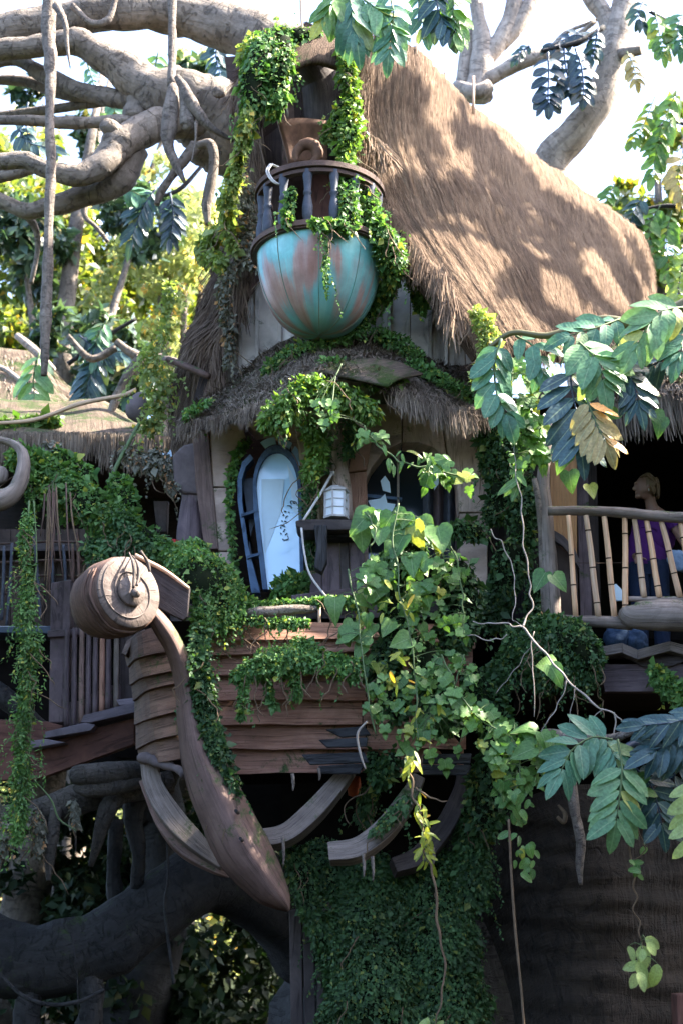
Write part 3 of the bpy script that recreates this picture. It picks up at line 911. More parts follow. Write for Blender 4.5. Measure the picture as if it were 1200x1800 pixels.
for L in LIMBS:
    m = MB(); pxtube(m, L, n=16, res=9, lump=.24, ls=3.6)
    m.build('limb', K['bark'], gt, smooth=True)
# knots where limbs were cut
m = MB(); pxtube(m, [(205,235,13.65,18),(190,222,13.55,16),(184,215,13.5,11)], n=10, lump=.2); m.build('limb_stub', K['bark'], gt, smooth=True)
m = MB()
c, r = P2(386, 163, 13.55, 13); m.tube([c + Vector((0, -.02, 0)), c + Vector((0, -.06, 0))], [r, r * .6], n=12, res=2, lump=.2); m.build('limb_stub', K['bark'], gt, smooth=True)
# lower limbs
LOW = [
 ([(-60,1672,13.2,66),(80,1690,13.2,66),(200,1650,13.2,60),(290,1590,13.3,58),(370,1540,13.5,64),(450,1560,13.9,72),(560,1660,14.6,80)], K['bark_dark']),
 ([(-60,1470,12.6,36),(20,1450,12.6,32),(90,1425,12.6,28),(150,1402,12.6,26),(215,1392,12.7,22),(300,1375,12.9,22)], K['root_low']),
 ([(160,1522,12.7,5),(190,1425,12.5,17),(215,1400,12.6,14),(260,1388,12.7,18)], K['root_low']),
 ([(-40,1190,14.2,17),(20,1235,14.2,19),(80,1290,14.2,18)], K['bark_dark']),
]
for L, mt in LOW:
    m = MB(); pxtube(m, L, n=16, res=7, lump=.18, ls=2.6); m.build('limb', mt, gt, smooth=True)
# hanging roots
ROOTS = [
 [(92,-30,13.3,11),(86,60,13.3,13),(90,130,13.2,11),(88,230,13.1,8),(90,290,13.1,9),(86,400,13.1,8),(84,500,13.1,10),(80,590,13.1,10),(78,660,13.1,6)],
 [(303,-30,13.2,8),(303,80,13.2,7),(303,150,13.1,8)],
 [(305,150,13.1,8),(300,200,13.05,15),(296,255,13.05,10),(310,290,13.05,7),(326,322,13.05,2)],
 [(312,135,13.0,5),(330,165,12.95,11),(345,195,12.95,10),(372,225,13.0,7),(412,248,13.1,3)],
 [(322,160,13.0,8),(330,215,13.0,13),(326,228,13.0,5)],
 [(345,215,12.9,3),(344,250,12.9,2),(337,285,12.9,1.5)],
 [(128,10,13.2,6),(160,40,13.2,7),(190,35,13.2,6),(203,0,13.2,5),(205,-30,13.2,5)],
 [(100,10,13.2,8),(115,40,13.1,5),(118,75,13.1,4),(124,120,13.1,1)],
 [(242,1395,12.9,24),(236,1440,12.95,18),(244,1500,13.0,13),(240,1560,13.1,10)],
 [(205,1440,13.5,14),(200,1540,13.5,14),(205,1640,13.5,12)],
 [(150,1700,13.1,24),(160,1760,13.1,22),(150,1840,13.1,26)],
 [(60,1720,13.1,20),(50,1780,13.1,24),(55,1840,13.1,24)],
 [(100,1420,12.4,10),(92,1470,12.35,12),(88,1520,12.35,8),(86,1548,12.35,5)],
 [(60,1440,12.4,16),(68,1480,12.4,8),(70,1500,12.4,3)],
 [(0,1450,12.4,30),(10,1490,12.4,16),(6,1520,12.4,3)],
 [(130,1420,12.4,9),(133,1460,12.4,3),(134,1500,12.4,1)],
 [(292,1430,12.7,2),(296,1540,12.6,2.5),(290,1590,12.6,3),(300,1680,12.6,3),(306,1730,12.6,3)],
 [(-10,1700,12.5,3),(40,1750,12.4,3.5),(90,1766,12.4,3.5),(140,1760,12.4,3.5),(183,1740,12.5,3)],
 [(125,1640,12.5,1.2),(135,1700,12.5,1.2),(138,1780,12.5,1.2)],
]
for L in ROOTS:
    m = MB(); pxtube(m, L, n=8, res=6, lump=.28, ls=5); m.build('aerial_root', K['root'] if L[0][1] < 1390 else K['root_low'] if L[0][0] < 200 and L[0][1] < 1460 else K['bark_dark'], gt, smooth=True)  # low roots take the copies darkened for shade

# the bare tree behind the thatch, upper right
rt = thing('bare_tree', 'bare tan-barked tree rising behind the sunlit thatch at upper right', 'tree', (4.2, 18.0, 0))
m = MB(); m.tube([(4.2, 18, 0), (4.0, 18, 4), at(1010, 520, 18), at(960, 320, 17.6)], [.5, .42, .34, .27], n=12, res=5, lump=.15); m.build('trunk', K['bark_pale'], rt, smooth=True)
for L in [
 [(950,340,17.6,34),(970,278,17.5,32),(1012,232,17.3,28),(1050,180,17.2,26),(1072,120,17.2,24),(1082,60,17.2,24),(1098,0,17.2,23),(1105,-40,17.2,23)],
 [(1072,80,17.2,14),(1062,30,17.2,15),(1040,-5,17.2,18),(1030,-40,17.2,18)],
 [(1076,100,17.2,14),(1100,93,17.0,11),(1126,88,16.9,9)],
 [(822,158,17.6,14),(870,132,17.5,13),(915,108,17.4,14),(960,94,17.4,10),(1000,72,17.4,6),(1045,38,17.4,4)],
 [(960,96,17.4,5),(990,60,17.4,4),(1030,42,17.4,3),(1060,30,17.4,3)],
 [(840,170,17.6,26),(845,120,17.6,21),(846,70,17.6,17),(838,20,17.6,12),(830,-40,17.6,12)],
 [(848,112,17.6,15),(880,68,17.6,17),(900,20,17.6,15),(905,-40,17.6,13)],
 [(880,80,17.6,12),(912,40,17.6,14),(935,-5,17.6,12),(945,-40,17.6,12)],
 [(810,160,17.7,12),(818,100,17.7,12),(826,50,17.7,10)],
 [(800,150,17.5,9),(835,162,17.3,14),(860,150,17.3,12)],
]:
    m = MB(); pxtube(m, L, n=12, res=7, lump=.13, ls=3); m.build('limb', K['bark_pale'], rt, smooth=True)

# ================================================================== treehouse
th = thing('treehouse', 'tall thatched treehouse with a turquoise bowl balcony and two arched openings', 'treehouse', (0.3, 12.9, 3.9))
# main roof, right slope
G = surf([
 [(648,66,12.2),(642,230,12.0),(690,380,11.75),(765,500,11.5),(850,606,11.35)],
 [(740,88,12.6),(745,250,12.25),(790,375,12.0),(852,485,11.8),(920,606,11.65)],
 [(830,186,13.5),(850,290,13.0),(890,390,12.65),(940,490,12.35),(990,615,12.15)],
 [(960,285,14.7),(982,360,14.15),(1002,432,13.65),(1030,512,13.25),(1062,625,12.85)],
 [(1078,372,15.8),(1094,425,15.15),(1104,482,14.65),(1112,552,14.15),(1132,645,13.65)],
 [(1142,430,16.7),(1148,474,16.35),(1151,520,15.9),(1155,575,15.5),(1162,655,15.1)]], 150, 70)
Nrm = np.cross(np.gradient(G, axis=0), np.gradient(G, axis=1)); Nrm /= np.linalg.norm(Nrm, axis=2)[..., None]
sg = -1 if Nrm[60, 35, 1] > 0 else 1
Nrm *= sg
for i in range(G.shape[0]):
    for j in range(G.shape[1]):
        p = G[i, j]
        e = (.06 * nz(p, 1.5, 3) + .03 * nz((i * .42, j * .035, 0), 1.0, 9) + .014 * nz((i * 1.1, j * .10, 3), 1.0, 4)) * min(1, (G.shape[0] - 1 - i) / 8 + .15)
        G[i, j] = p + Nrm[i, j] * e
ROOFG = G
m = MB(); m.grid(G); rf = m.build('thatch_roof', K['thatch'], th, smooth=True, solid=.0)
G2 = G - Nrm * .22
m = MB(); m.grid(G2); m.grid([G[0], G2[0]]); m.grid([G[:, -1], G2[:, -1]]); m.grid([G[-1], G2[-1]]); m.grid([G[:, 0], G2[:, 0]])
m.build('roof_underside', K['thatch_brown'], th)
thatch_strands(G, 46000, .11, .0022, K['straw'], rf, up=sg, lift=.02, jit=.16, fringe=1800, fl=.28)
# frayed front edge of that slope, and the shaggy tuft
def edge_strands(path, n, ln, wd, mat, parent, dirv=(0, 0, -1), jit=.3, spread=.05, name='straw', cl=30):
    C = np.array([tuple(at(*q)) for q in path]); t_ = RNG.random(n)
    P = cr(C, t_) + rdir(n) * spread
    D = np.array(dirv) + rdir(n) * jit
    S = ln * (.3 + .9 * RNG.random(n)) * (.7 + .3 * np.sin(t_ * cl + 2 * np.sin(t_ * 9)))
    return scatter(name, P, D, np.array([[0, -1.0, .1]]) + rdir(n) * .6, S, tmpl_blade(wd / ln, .05), mat, parent, kind='stuff')
edge_strands([(645,80,12.1),(640,150,12.0),(636,240,11.9),(655,320,11.8),(690,390,11.7),(745,470,11.55),(800,545,11.4),(855,612,11.3)], 4200, .24, .0045, K['straw'], rf, (-.12, -.1, -1), .25, .06)
edge_strands([(640,240,11.8),(665,255,11.7),(690,275,11.7)], 500, .42, .007, K['straw'], rf, (.25, -.5, -1), .35, .05)
edge_strands([(770,470,11.5),(790,520,11.4),(800,560,11.4)], 500, .4, .007, K['straw'], rf, (0, -.3, -1), .25, .06)
edge_strands([(655,80,12.1),(668,60,12.1),(690,60,12.3)], 260, .3, .006, K['straw'], rf, (0, -.2, .6), .5, .03)
# ridge sticks
for a in [[(731,45,12.5,2),(731,112,12.5,2)], [(781,100,13.0,1.5),(781,150,13.0,1.8)], [(831,134,13.4,2.4),(831,200,13.4,3)], [(529,-20,12.1,3),(530,30,12.1,3),(532,55,12.1,2)]]:
    m = MB(); pxtube(m, a, n=6, res=2); m.build('ridge_stake', K['bamboo'], th, smooth=True)
# left slope seen nearly edge-on
GL = surf([
 [(560,48,12.7),(470,110,12.5),(452,260,12.45),(448,400,12.5),(425,500,12.6),(385,620,12.7),(372,715,12.8),(366,770,12.9)],
 [(540,40,12.9),(440,120,12.75),(432,270,12.7),(428,400,12.8),(385,510,12.85),(345,620,12.95),(336,720,13.0),(330,775,13.1)],
 [(560,45,13.6),(418,150,13.4),(416,280,13.4),(400,400,13.5),(352,540,13.6),(312,640,13.7),(303,730,13.7),(306,785,13.7)]], 26, 70)
for i in range(GL.shape[0]):
    for j in range(GL.shape[1]):
        p = GL[i, j]; e = .10 * nz(p, 2.0, 5) + .07 * nz((p[0] * 9, p[1] * 9, p[2] * 1.0), 1.0, 2)
        GL[i, j] = p + np.array([-.5, -.8, .1]) * e
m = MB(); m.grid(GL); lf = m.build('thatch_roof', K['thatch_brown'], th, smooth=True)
thatch_strands(GL, 9000, .22, .006, K['straw_brown'], lf, up=1, lift=.1, jit=.25)
thatch_strands(GL, 5000, .22, .006, K['straw_brown'], lf, up=-1, lift=.1, jit=.25)
edge_strands([(452,230,12.4),(450,400,12.4),(425,500,12.5),(390,600,12.6),(372,700,12.7)], 1500, .35, .008, K['straw_brown'], lf, (.1, -.1, -1), .2, .06)
# pole through the thatch and rake boards
m = MB(); pxtube(m, [(296,632,12.9,6),(330,645,12.7,7),(368,662,12.6,6)], n=8, res=4, lump=.1); m.build('roof_pole', K['rail'], th, smooth=True)
for a in [[(447,455),(470,440),(392,585),(352,712),(338,712),(372,590)]]:
    poly(a, lambda x: FY(x, .02), .10).build('rake_board', K['interior'], th)
poly([(470,440),(478,446),(402,590),(362,712),(352,712),(392,585)], lambda x: FY(x, -.02), .06).build('rake_board', K['rail'], th)
# dark core of the house: keeps daylight from leaking through the walls
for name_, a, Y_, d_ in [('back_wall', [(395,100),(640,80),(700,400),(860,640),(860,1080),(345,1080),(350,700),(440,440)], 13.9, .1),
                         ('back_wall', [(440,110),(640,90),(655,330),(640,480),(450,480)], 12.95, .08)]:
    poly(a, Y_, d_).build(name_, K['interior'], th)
# gable boards
def roofline(x):
    xs, ys = [352, 400, 447, 500, 660, 700, 760, 855], [712, 575, 440, 400, 400, 430, 510, 640]
    return float(np.interp(x, xs, ys))
x = 354
while x < 850:
    w_ = random.uniform(27, 40)
    x1 = min(x + w_, 853)
    off = random.uniform(-.012, .012)
    poly([(x, roofline(x)), (x1 - 1.2, roofline(x1)), (x1 - 1.2, 725), (x, 725)], lambda q: FY(q, .20 + off), .05, grain=(0, 0, 1)).build('gable_plank', K['gable_wood'], th, bev=.004)
    if x > 380 and random.random() < .6:
        poly([(x1 - 4, roofline(x1) + 5), (x1 + 2.5, roofline(x1) + 8), (x1 + 2.5, 725), (x1 - 4, 725)], lambda q: FY(q, .165), .03, grain=(0, 0, 1)).build('gable_batten', K['gable_wood'], th, bev=.003)
    x = x1
poly([(782,652),(838,634),(842,648),(788,668)], lambda q: FY(q, .0), .2).build('gable_beam', K['rail'], th, bev=.006)
# dormer above the bowl: hood, back panels
GH = surf([
 [(600,52,12.8),(560,45,12.5),(505,60,12.0),(470,120,11.75),(450,170,11.75)],
 [(625,50,12.9),(598,46,12.5),(570,52,12.1),(548,80,11.85),(540,110,11.8)],
 [(650,58,13.0),(640,50,12.6),(625,60,12.2),(612,95,12.0),(606,120,11.95)]], 14, 16)
m = MB(); m.grid(GH); m.build('dormer_hood', K['thatch_brown'], th, smooth=True, solid=.06)
m = MB(); pxtube(m, [(505,75,12.2,20),(535,110,12.3,34),(560,150,12.45,36),(565,210,12.5,36),(560,300,12.6,34)], n=14, res=6, lump=.2); m.build('dormer_post', K['dark_wood'], th, smooth=True)
poly([(498,120),(512,110),(520,240),(505,300),(496,300)], 12.35, .08).build('dormer_board', K['rail'], th, bev=.004)
poly([(596,60),(632,64),(636,420),(600,420)], 12.5, .1).build('dormer_board', K['interior'], th)
poly([(455,250),(500,215),(505,420),(450,430)], 12.6, .08).build('dormer_board', K['wall_brown'], th)
m = MB(); m.grid(surf([[(489,211,11.9),(500,250,12.0),(510,290,12.05)],[(530,207,12.0),(535,250,12.1),(538,290,12.15)],[(574,212,12.1),(575,250,12.2),(576,290,12.25)]], 12, 8)); m.build('curved_panel', K['rust'], th, smooth=True, solid=.03)
m = MB(); pxtube(m, [(505,85,12.0,1.8),(503,150,11.95,1.8),(506,205,11.9,1.8)], n=6); m.build('hanging_cord', K['twig'], th, smooth=True)
m = MB(); pxtube(m, [(522,285,11.85,4),(521,268,11.85,8),(535,255,11.85,10),(552,258,11.85,11),(558,275,11.85,9),(548,287,11.85,5)], n=9, lump=.3, ls=9); m.build('curled_root', K['rust'], th, smooth=True)

# bowl balcony
bal = None
BC = Vector((at(562, 450, 11.75).x, 11.75, 0)); rimz = at(452, 452, 11.75).z
RB = .565
m = MB(); prof = []
for k in range(17):
    a = k / 16 * math.pi / 2
    prof.append((RB * math.cos(a) ** .78 if k < 16 else 0.001, -.765 * math.sin(a) ** 1.1))
m.lathe(prof, (BC.x, BC.y, rimz), (0, 0, 1), n=56)
bowl = m.build('bowl_balcony', K['copper'], th, smooth=True)
tag(bowl, 'turquoise patinated copper bowl with brown streaks')
# seams on the bowl
for k in range(9):
    if k % 2: continue
    th_ = math.pi + math.pi * (k + .5) / 9
    pts = [Vector((BC.x + (r + .003) * math.cos(th_), BC.y + (r + .003) * math.sin(th_), rimz + h)) for r, h in prof]
    m = MB(); m.tube(pts, .003, n=5, res=1); m.build('seam', K['copper'], bowl, smooth=True)
def ring(z, r, prof_, name, mat, parent, a0=-.15, a1=1.15):
    pts = [Vector((BC.x + r * math.cos(math.pi + math.pi * t_), BC.y + r * math.sin(math.pi + math.pi * t_), z)) for t_ in np.linspace(a0, a1, 20)]
    m = MB(); m.tube(pts, 1.0, res=2, prof=prof_, fdir=(0, 0, 1)); return m.build(name, mat, parent, smooth=False)
def rectprof(h, w_):
    return [(math.atan2(w_ / 2 * b_, h / 2 * a_), math.hypot(w_ / 2, h / 2)) for a_, b_ in ((1, 1), (1, -1), (-1, -1), (-1, 1))]
ring(rimz + .035, RB + .01, rectprof(.05, .10), 'bowl_rim', K['rail'], bowl)
ring(rimz + .005, RB + .015, rectprof(.02, .05), 'bowl_rim', K['rail'], bowl)
ring(rimz + .62, RB - .02, rectprof(.05, .10), 'handrail', K['rail'], bowl)
ring(rimz + .565, RB - .02, rectprof(.035, .06), 'handrail', K['rail'], bowl)
bprof = [(.030, 0), (.034, .03), (.030, .05), (.038, .06), (.046, .10), (.047, .18), (.036, .25), (.030, .29), (.038, .30), (.038, .32), (.030, .34), (.036, .42), (.044, .48), (.044, .53)]
def th_at(px):
    return None
for k, fr in enumerate([.06, .17, .30, .44, .58, .70, .82, .94]):
    a = math.pi + math.pi * fr
    m = MB(); m.lathe(bprof, (BC.x + (RB - .03) * math.cos(a), BC.y + (RB - .03) * math.sin(a), rimz + .05), (0, 0, 1), n=14)
    m.build('baluster', K['baluster'], bowl, smooth=True)
m = MB()
for dx in (0, .018):
    c = at(483 + dx * 200, 308, 11.35)
    m.tube([c + Vector((-.04, -.05, .08)), c + Vector((-.07, -.07, 0)), c + Vector((-.02, -.06, -.09)), c + Vector((.05, -.03, -.10)), c + Vector((.05, .0, .05)), c + Vector((-.04, -.04, .09))], .008, n=6, res=5)
m.build('rope_lashing', K['cord'], bowl, smooth=True)
# floor of the bowl and figure-dark inner door
m = MB(); m.lathe([(.001, 0), (RB - .02, .0)], (BC.x, BC.y, rimz + .02), (0, 0, 1), n=30); m.build('bowl_floor', K['interior'], bowl)
poly([(545,300),(600,300),(600,400),(545,400)], 12.55, .05).build('inner_door', K['red_wood'], th)

# porch roof
GP = surf([
 [(352,700,12.85),(335,724,12.6),(316,746,12.3)],
 [(415,668,12.75),(405,702,12.3),(392,732,11.95)],
 [(480,604,12.65),(472,660,12.05),(465,708,11.7)],
 [(560,585,12.55),(556,628,11.9),(545,662,11.5)],
 [(640,588,12.45),(648,622,11.8),(655,658,11.4)],
 [(710,614,12.4),(722,652,11.8),(735,700,11.5)],
 [(770,636,12.35),(785,676,11.85),(798,722,11.6)],
 [(822,645,12.3),(838,680,11.95),(852,714,11.8)]], 90, 26)
for i in range(GP.shape[0]):
    for j in range(GP.shape[1]):
        p = GP[i, j]; GP[i, j] = p + np.array([0, -.3, 1]) * (.05 * nz(p, 2.5, 8) + .03 * nz((p[0] * 8, p[1] * 8, p[2] * 8), 1.0, 4))
m = MB(); m.grid(GP); pr = m.build('porch_roof', K['thatch_grey'], th, smooth=True, solid=.0)
GPu = GP - np.array([0, 0, .10])
GPu[:, 0] += np.array([0, .1, 0])
m = MB(); m.grid(GPu); m.grid([GP[:, -1], GPu[:, -1]]); m.grid([GP[0], GPu[0]]); m.grid([GP[-1], GPu[-1]]); m.build('porch_soffit', K['interior'], th)
thatch_strands(GP, 15000, .13, .0038, K['straw_grey'], pr, up=1, lift=.15, jit=.5)
thatch_strands(GP, 9000, .13, .0038, K['straw_grey'], pr, up=-1, lift=.15, jit=.5)
edge_strands([(318,748,12.3),(392,734,11.95),(465,710,11.7),(500,690,11.6)], 2600, .14, .004, K['straw_grey'], pr, (0, -.1, -1), .22, .04, cl=45)
edge_strands([(690,680,11.5),(735,704,11.5),(798,724,11.6),(852,716,11.8)], 3200, .19, .0045, K['straw_grey'], pr, (.1, -.1, -1), .2, .05, cl=45)
# bark sheet on the eyebrow
m = MB(); m.grid(surf([[(560,655,11.45),(600,640,11.5),(650,632,11.6)],[(620,668,11.35),(650,650,11.4),(700,640,11.5)],[(680,682,11.3),(702,668,11.35),(742,660,11.45)]], 12, 8)); m.build('bark_sheet', K['thatch_grey'], th, smooth=True, solid=.02)

# front wall with the two arches
def arc(cx, cy, rx, ry, a0, a1, n):
    return [(cx + rx * math.cos(R(a)), cy - ry * math.sin(R(a))) for a in np.linspace(a0, a1, n)]
arch1 = [(415, 1045), (403, 960)] + arc(465, 850, 66, 96, 180, 0, 13) + [(534, 960), (536, 1045)]
arch2 = [(645, 1060), (640, 900)] + arc(722, 862, 80, 86, 172, 8, 13) + [(806, 960), (806, 1060)]
# left part, middle pier, right part and lintels as solid pieces that butt at the joints
def piece(pts, name='wall_block', off=0.0, mat='facade', th_=.28, **kw):
    return poly(pts, lambda q: FY(q, off), th_, **kw).build(name, K[mat], th, bev=.01)
piece([(338, 745), (366, 745), (384, 965), (360, 965), (344, 850)], mat='keel', off=-.02)
A1 = arch1
piece([(367, 745), (425, 735), A1[6], A1[5], A1[4], A1[3], (399, 855), (374, 855)])
piece([(374, 857), (399, 857), (400, 905), (405, 968), (384, 968)])
piece([(384, 970), (405, 970), (416, 1050), (396, 1050)])
piece([(427, 735), (505, 722), A1[10], A1[9], A1[8], A1[7]])
piece([(507, 722), (640, 712), (640, 800), (615, 790), (534, 850), A1[13], A1[12], A1[11]])
piece([(534, 852), (613, 792), (612, 1050), (538, 1050), (536, 960)], mat='ochre_stone', off=.02)
piece([(642, 712), (705, 708), (705, 778), (675, 792), (652, 822), (642, 845)])
piece([(707, 708), (770, 708), (785, 808), (760, 786), (735, 777), (707, 777)])
piece([(772, 708), (850, 712), (856, 900), (806, 900), (802, 845), (787, 810)])
piece([(807, 902), (856, 902), (856, 1060), (807, 1060)])
piece([(612, 832), (644, 828), (646, 912), (613, 912)], 'jamb_block', -.06, 'hull', .3)
piece([(612, 830), (618, 790), (632, 770), (655, 762), (650, 790), (644, 826)], 'jamb_block', -.05, 'hull', .3)
piece([(613, 914), (646, 914), (648, 1050), (615, 1050)], 'jamb_block', -.04, 'facade', .3)
m = MB(); pxtube(m, [(583,640,12.3,5),(588,720,12.3,9),(594,800,12.25,12),(600,850,12.2,17),(604,915,12.2,18)], n=10, lump=.12); m.build('tapered_post', K['facade'], th, smooth=True)
poly([(522,768),(534,752),(556,800),(548,870),(534,872)], 12.25, .18).build('rough_stone', K['ochre_stone'], th, bev=.02)
m = MB(); m.grid(surf([[(545,868,12.3),(550,960,12.25),(552,1045,12.2)],[(556,868,12.1),(566,960,12.1),(565,1045,12.1)],[(575,868,12.3),(580,960,12.3),(580,1045,12.3)]], 14, 20)); 
for i_, v_ in enumerate(m.v): m.v[i_] = (v_[0], v_[1] + .05 * nz(v_, 7), v_[2])
m.build('rough_pier', K['ochre_stone'], th, smooth=True)
for a, mt in [([(566,925),(596,925),(598,1052),(566,1052)], 'purple_wood'), ([(597,925),(612,925),(614,1052),(599,1052)], 'dark_wood'), ([(614,925),(640,925),(640,1052),(616,1052)], 'purple_wood'),
              ([(545,1010),(565,1005),(566,1052),(545,1052)], 'purple_wood')]:
    poly(a, 12.05 + random.uniform(-.02, .02), .06, grain=(0, 0, 1)).build('wall_board', K[mt], th, bev=.005)
# sill, corbel shelf and bracket
poly([(512,1046),(640,1030),(640,1042),(600,1050),(514,1060)], 11.75, .4).build('window_sill', K['purple_wood'], th, bev=.006)
poly([(519,916),(530,912),(682,914),(690,922),(690,930),(535,932),(522,925)], 11.72, .34).build('shelf', K['dark_wood'], th, bev=.01)
poly([(545,932),(690,930),(690,944),(560,944)], 11.85, .2).build('shelf_beam', K['char'], th, bev=.006)
poly([(552,922),(575,922),(575,985),(566,1006),(552,998),(556,960)], 11.66, .14).build('charred_bracket', K['char'], th, bev=.012)
# white cord tied from post to shelf to sill
m = MB(); pxtube(m, [(584,831,11.9,2.6),(565,865,11.75,2.4),(534,914,11.62,2.4)], n=6)
c, r = P2(584, 832, 11.9, 4); m.tube([c + Vector((-.02, 0, 0)), c + Vector((.02, 0, 0))], [r, r], n=8, res=1)
pxtube(m, [(530,928,11.64,2.2),(535,970,11.62,2),(545,1010,11.6,2),(575,1052,11.6,2.2)], n=6)
tag(m.build('cord', K['cord'], smooth=True), 'white cord stretched from the post down past the charred bracket to the sill', 'cord')
m = MB(); pxtube(m, [(561,1060,11.55,3),(562,1105,11.5,3.2),(562,1140,11.48,2),(556,1165,11.45,1)], n=6, lump=.2, ls=9)
tag(m.build('dangling_root', K['bamboo'], smooth=True), 'short tan stick dangling over the top hull planks below the sill', 'root')

# ---- left window
win = MB()
ringo = arc(487, 852, 42, 70, 180, 0, 15); ringi = arc(487, 854, 36, 60, 180, 0, 15)
outo = [(462, 1036)] + [(446, 900)] + ringo + [(533, 940), (534, 1040)]
outi = [(471, 1036)] + [(455, 900)] + ringi + [(526, 940), (528, 1036)]
WY = 12.42
for i in range(len(outo) - 1):
    a, b, c, d = outo[i], outo[i + 1], outi[i + 1], outi[i]
    win.prism([at(a[0], a[1], WY), at(b[0], b[1], WY), at(c[0], c[1], WY), at(d[0], d[1], WY)], (0, .10, 0), grain=at(b[0], b[1], WY) - at(a[0], a[1], WY))
wo_ = win.build('window', K['blue'], th, bev=.003)
tag(wo_, 'tall round-topped blue window with a pale pane')
inner = [at(x_, y_, WY + .05) for x_, y_ in outi]
m = MB(); m.prism(inner, (0, .012, 0), grain=(0, 0, 1)); m.build('pane', K['pane'], wo_)
# outer leaf of the frame on the left
so = MB()
A_ = [(442, 1042), (430, 960), (418, 880), (418, 840), (426, 812), (440, 798)]
B_ = [(458, 1042), (437, 960), (426, 880), (426, 842), (433, 820), (446, 806)]
for i in range(len(A_) - 1):
    so.prism([at(*A_[i], WY + .02), at(*A_[i + 1], WY + .02), at(*B_[i + 1], WY + .02), at(*B_[i], WY + .02)], (0, .16, 0), grain=at(*A_[i + 1], WY) - at(*A_[i], WY))
so.build('casement', K['blue'], wo_, bev=.003)
poly([(430,960),(437,958),(452,900),(446,840),(426,842),(426,880),(455,1036),(459,1036)], WY + .16, .03).build('casement_panel', K['blue_dark'], wo_)
for a in ([(424,903),(448,896),(449,901),(425,908)], [(434,977),(456,971),(457,976),(435,982)]):
    poly(a, WY - .01, .14).build('cross_bar', K['blue'], wo_, bev=.003)
for k in range(3):   # fanlight slips
    a0 = 118 - k * 32
    poly(arc(485, 850, 58, 82, a0, a0 - 26, 4) + arc(487, 852, 44, 72, a0 - 26, a0, 4), WY + .09, .02).build('fanlight', K['pane'], wo_)
# curtain folds inside the pane
for xs in ([(460,842),(500,842),(494,900),(466,975),(460,900)], [(505,815),(523,850),(526,905),(516,900),(510,850)]):
    Y0 = WY + .043
    m = MB(); m.prism([at(x_, y_, Y0) for x_, y_ in xs], (0, .004, 0)); m.build('curtain', K['curtain'], wo_)
# handwriting on the pane (vertical scrawl of short strokes)
def tp(x_, y_): return (480 + x_ / 17.14, 860 + y_ / 17.14)
ST = [[(560,450),(525,385),(545,355),(610,360),(700,390),(720,450)], [(600,405),(680,430)], [(425,490),(500,500),(545,515),(560,585)], [(330,660),(405,670)], [(470,690),(505,690)],
      [(295,790),(345,760)], [(460,795),(385,850),(395,880)], [(260,945),(300,970)], [(345,965),(415,965)], [(240,1075),(370,1115)], [(300,1265),(340,1265),(335,1225),(375,1205)],
      [(230,1310),(260,1360)], [(440,1320),(370,1375)], [(290,1490),(330,1530),(440,1510),(465,1490),(450,1400)], [(235,1180),(245,1130)]]
m = MB()
for st in ST:
    m.tube([at(*tp(*q), WY + .035) for q in st], .0042 if len(st) > 2 else .006, n=5, res=3, flat=.4, fdir=(0, -1, 0.01))
m.build('handwriting', K['ink'], wo_)

# ---- right window
poly([(645,775),(806,775),(806,1000),(645,1000)], 12.95, .05).build('dark_window', K['dark_glass'], th)
w2 = poly([(643,868),(706,874),(706,879),(643,874)], 12.5, .06).build('window_bar', K['blue'], th, bev=.003)
poly([(697,785),(701,785),(701,900),(697,900)], 12.5, .03).build('window_bar', K['twig'], th)
for k, (xa, xb) in enumerate([(742,762),(760,780),(778,800),(798,812)]):
    m = MB(); m.grid(surf([[(xa,840,12.7),(xa,1000,12.7)],[((xa+xb)/2,838,12.6),((xa+xb)/2,1000,12.6)],[(xb,840,12.72),(xb,1000,12.72)]], 8, 3))
    m.build('drape', K['purple_wood'] if k % 2 else K['baluster'], th, smooth=True)
for a in ([(646,880),(668,876),(676,868),(680,884),(694,886),(690,900),(676,912),(660,906)], [(668,845),(676,836),(684,848),(686,866),(672,862)], [(760,820),(772,815),(770,850),(762,862)], [(800,858),(812,864),(806,872)]):
    poly(a, 12.45, .01).build('sky_reflection_cutout', K['curtain'], th)  # pale cut-outs painted as sky reflected between leaves
for a in ([(646,900),(720,900),(720,935),(646,935)],):
    poly(a, 12.55, .02).build('pale_panel', K['pane'], th)
# floor of the treehouse and eaves wall to the right
poly([(300,1062),(860,1052),(862,1082),(300,1092)], 11.95, 2.0).build('floor_deck', K['dark_wood'], th)
for k in range(7):
    x0 = 838 + k * 19
    poly([(x0, 700), (x0 + 18, 700), (x0 + 18, 1110), (x0, 1110)], 12.5 + random.uniform(-.02, .02), .06, grain=(0, 0, 1)).build('wall_board', K['dark_wood'], th, bev=.004)

# ================================================================== lantern
ln = thing('lantern', 'small white six-sided lantern with frosted panes on the dark shelf', 'lantern', tuple(at(591, 912, 11.8)))
lc = Vector((at(591, 912, 11.83).x, 11.83, 0)); z0, z1 = at(591, 911, 11.8).z, at(591, 862, 11.8).z
def hexp(r, z, rot=0.2):
    return [Vector((lc.x + r * math.cos(rot + k * math.pi / 3), lc.y + r * math.sin(rot + k * math.pi / 3), z)) for k in range(6)]
rr_ = 22 * mpp(890, 11.83)
m = MB(); m.prism(hexp(rr_ * 1.05, z0), (0, 0, .02)); m.build('base', K['lantern_frame'], ln, bev=.003)
m = MB(); m.prism(hexp(rr_ * 1.08, z1 - .01), (0, 0, .02)); 
m.lathe([(rr_ * .95, 0), (rr_ * .6, .03), (.001, .045)], (lc.x, lc.y, z1 + .01), n=6); m.build('cap', K['lantern_frame'], ln)
h0, h1 = hexp(rr_ * .93, z0 + .02), hexp(rr_ * .93, z1 - .01)
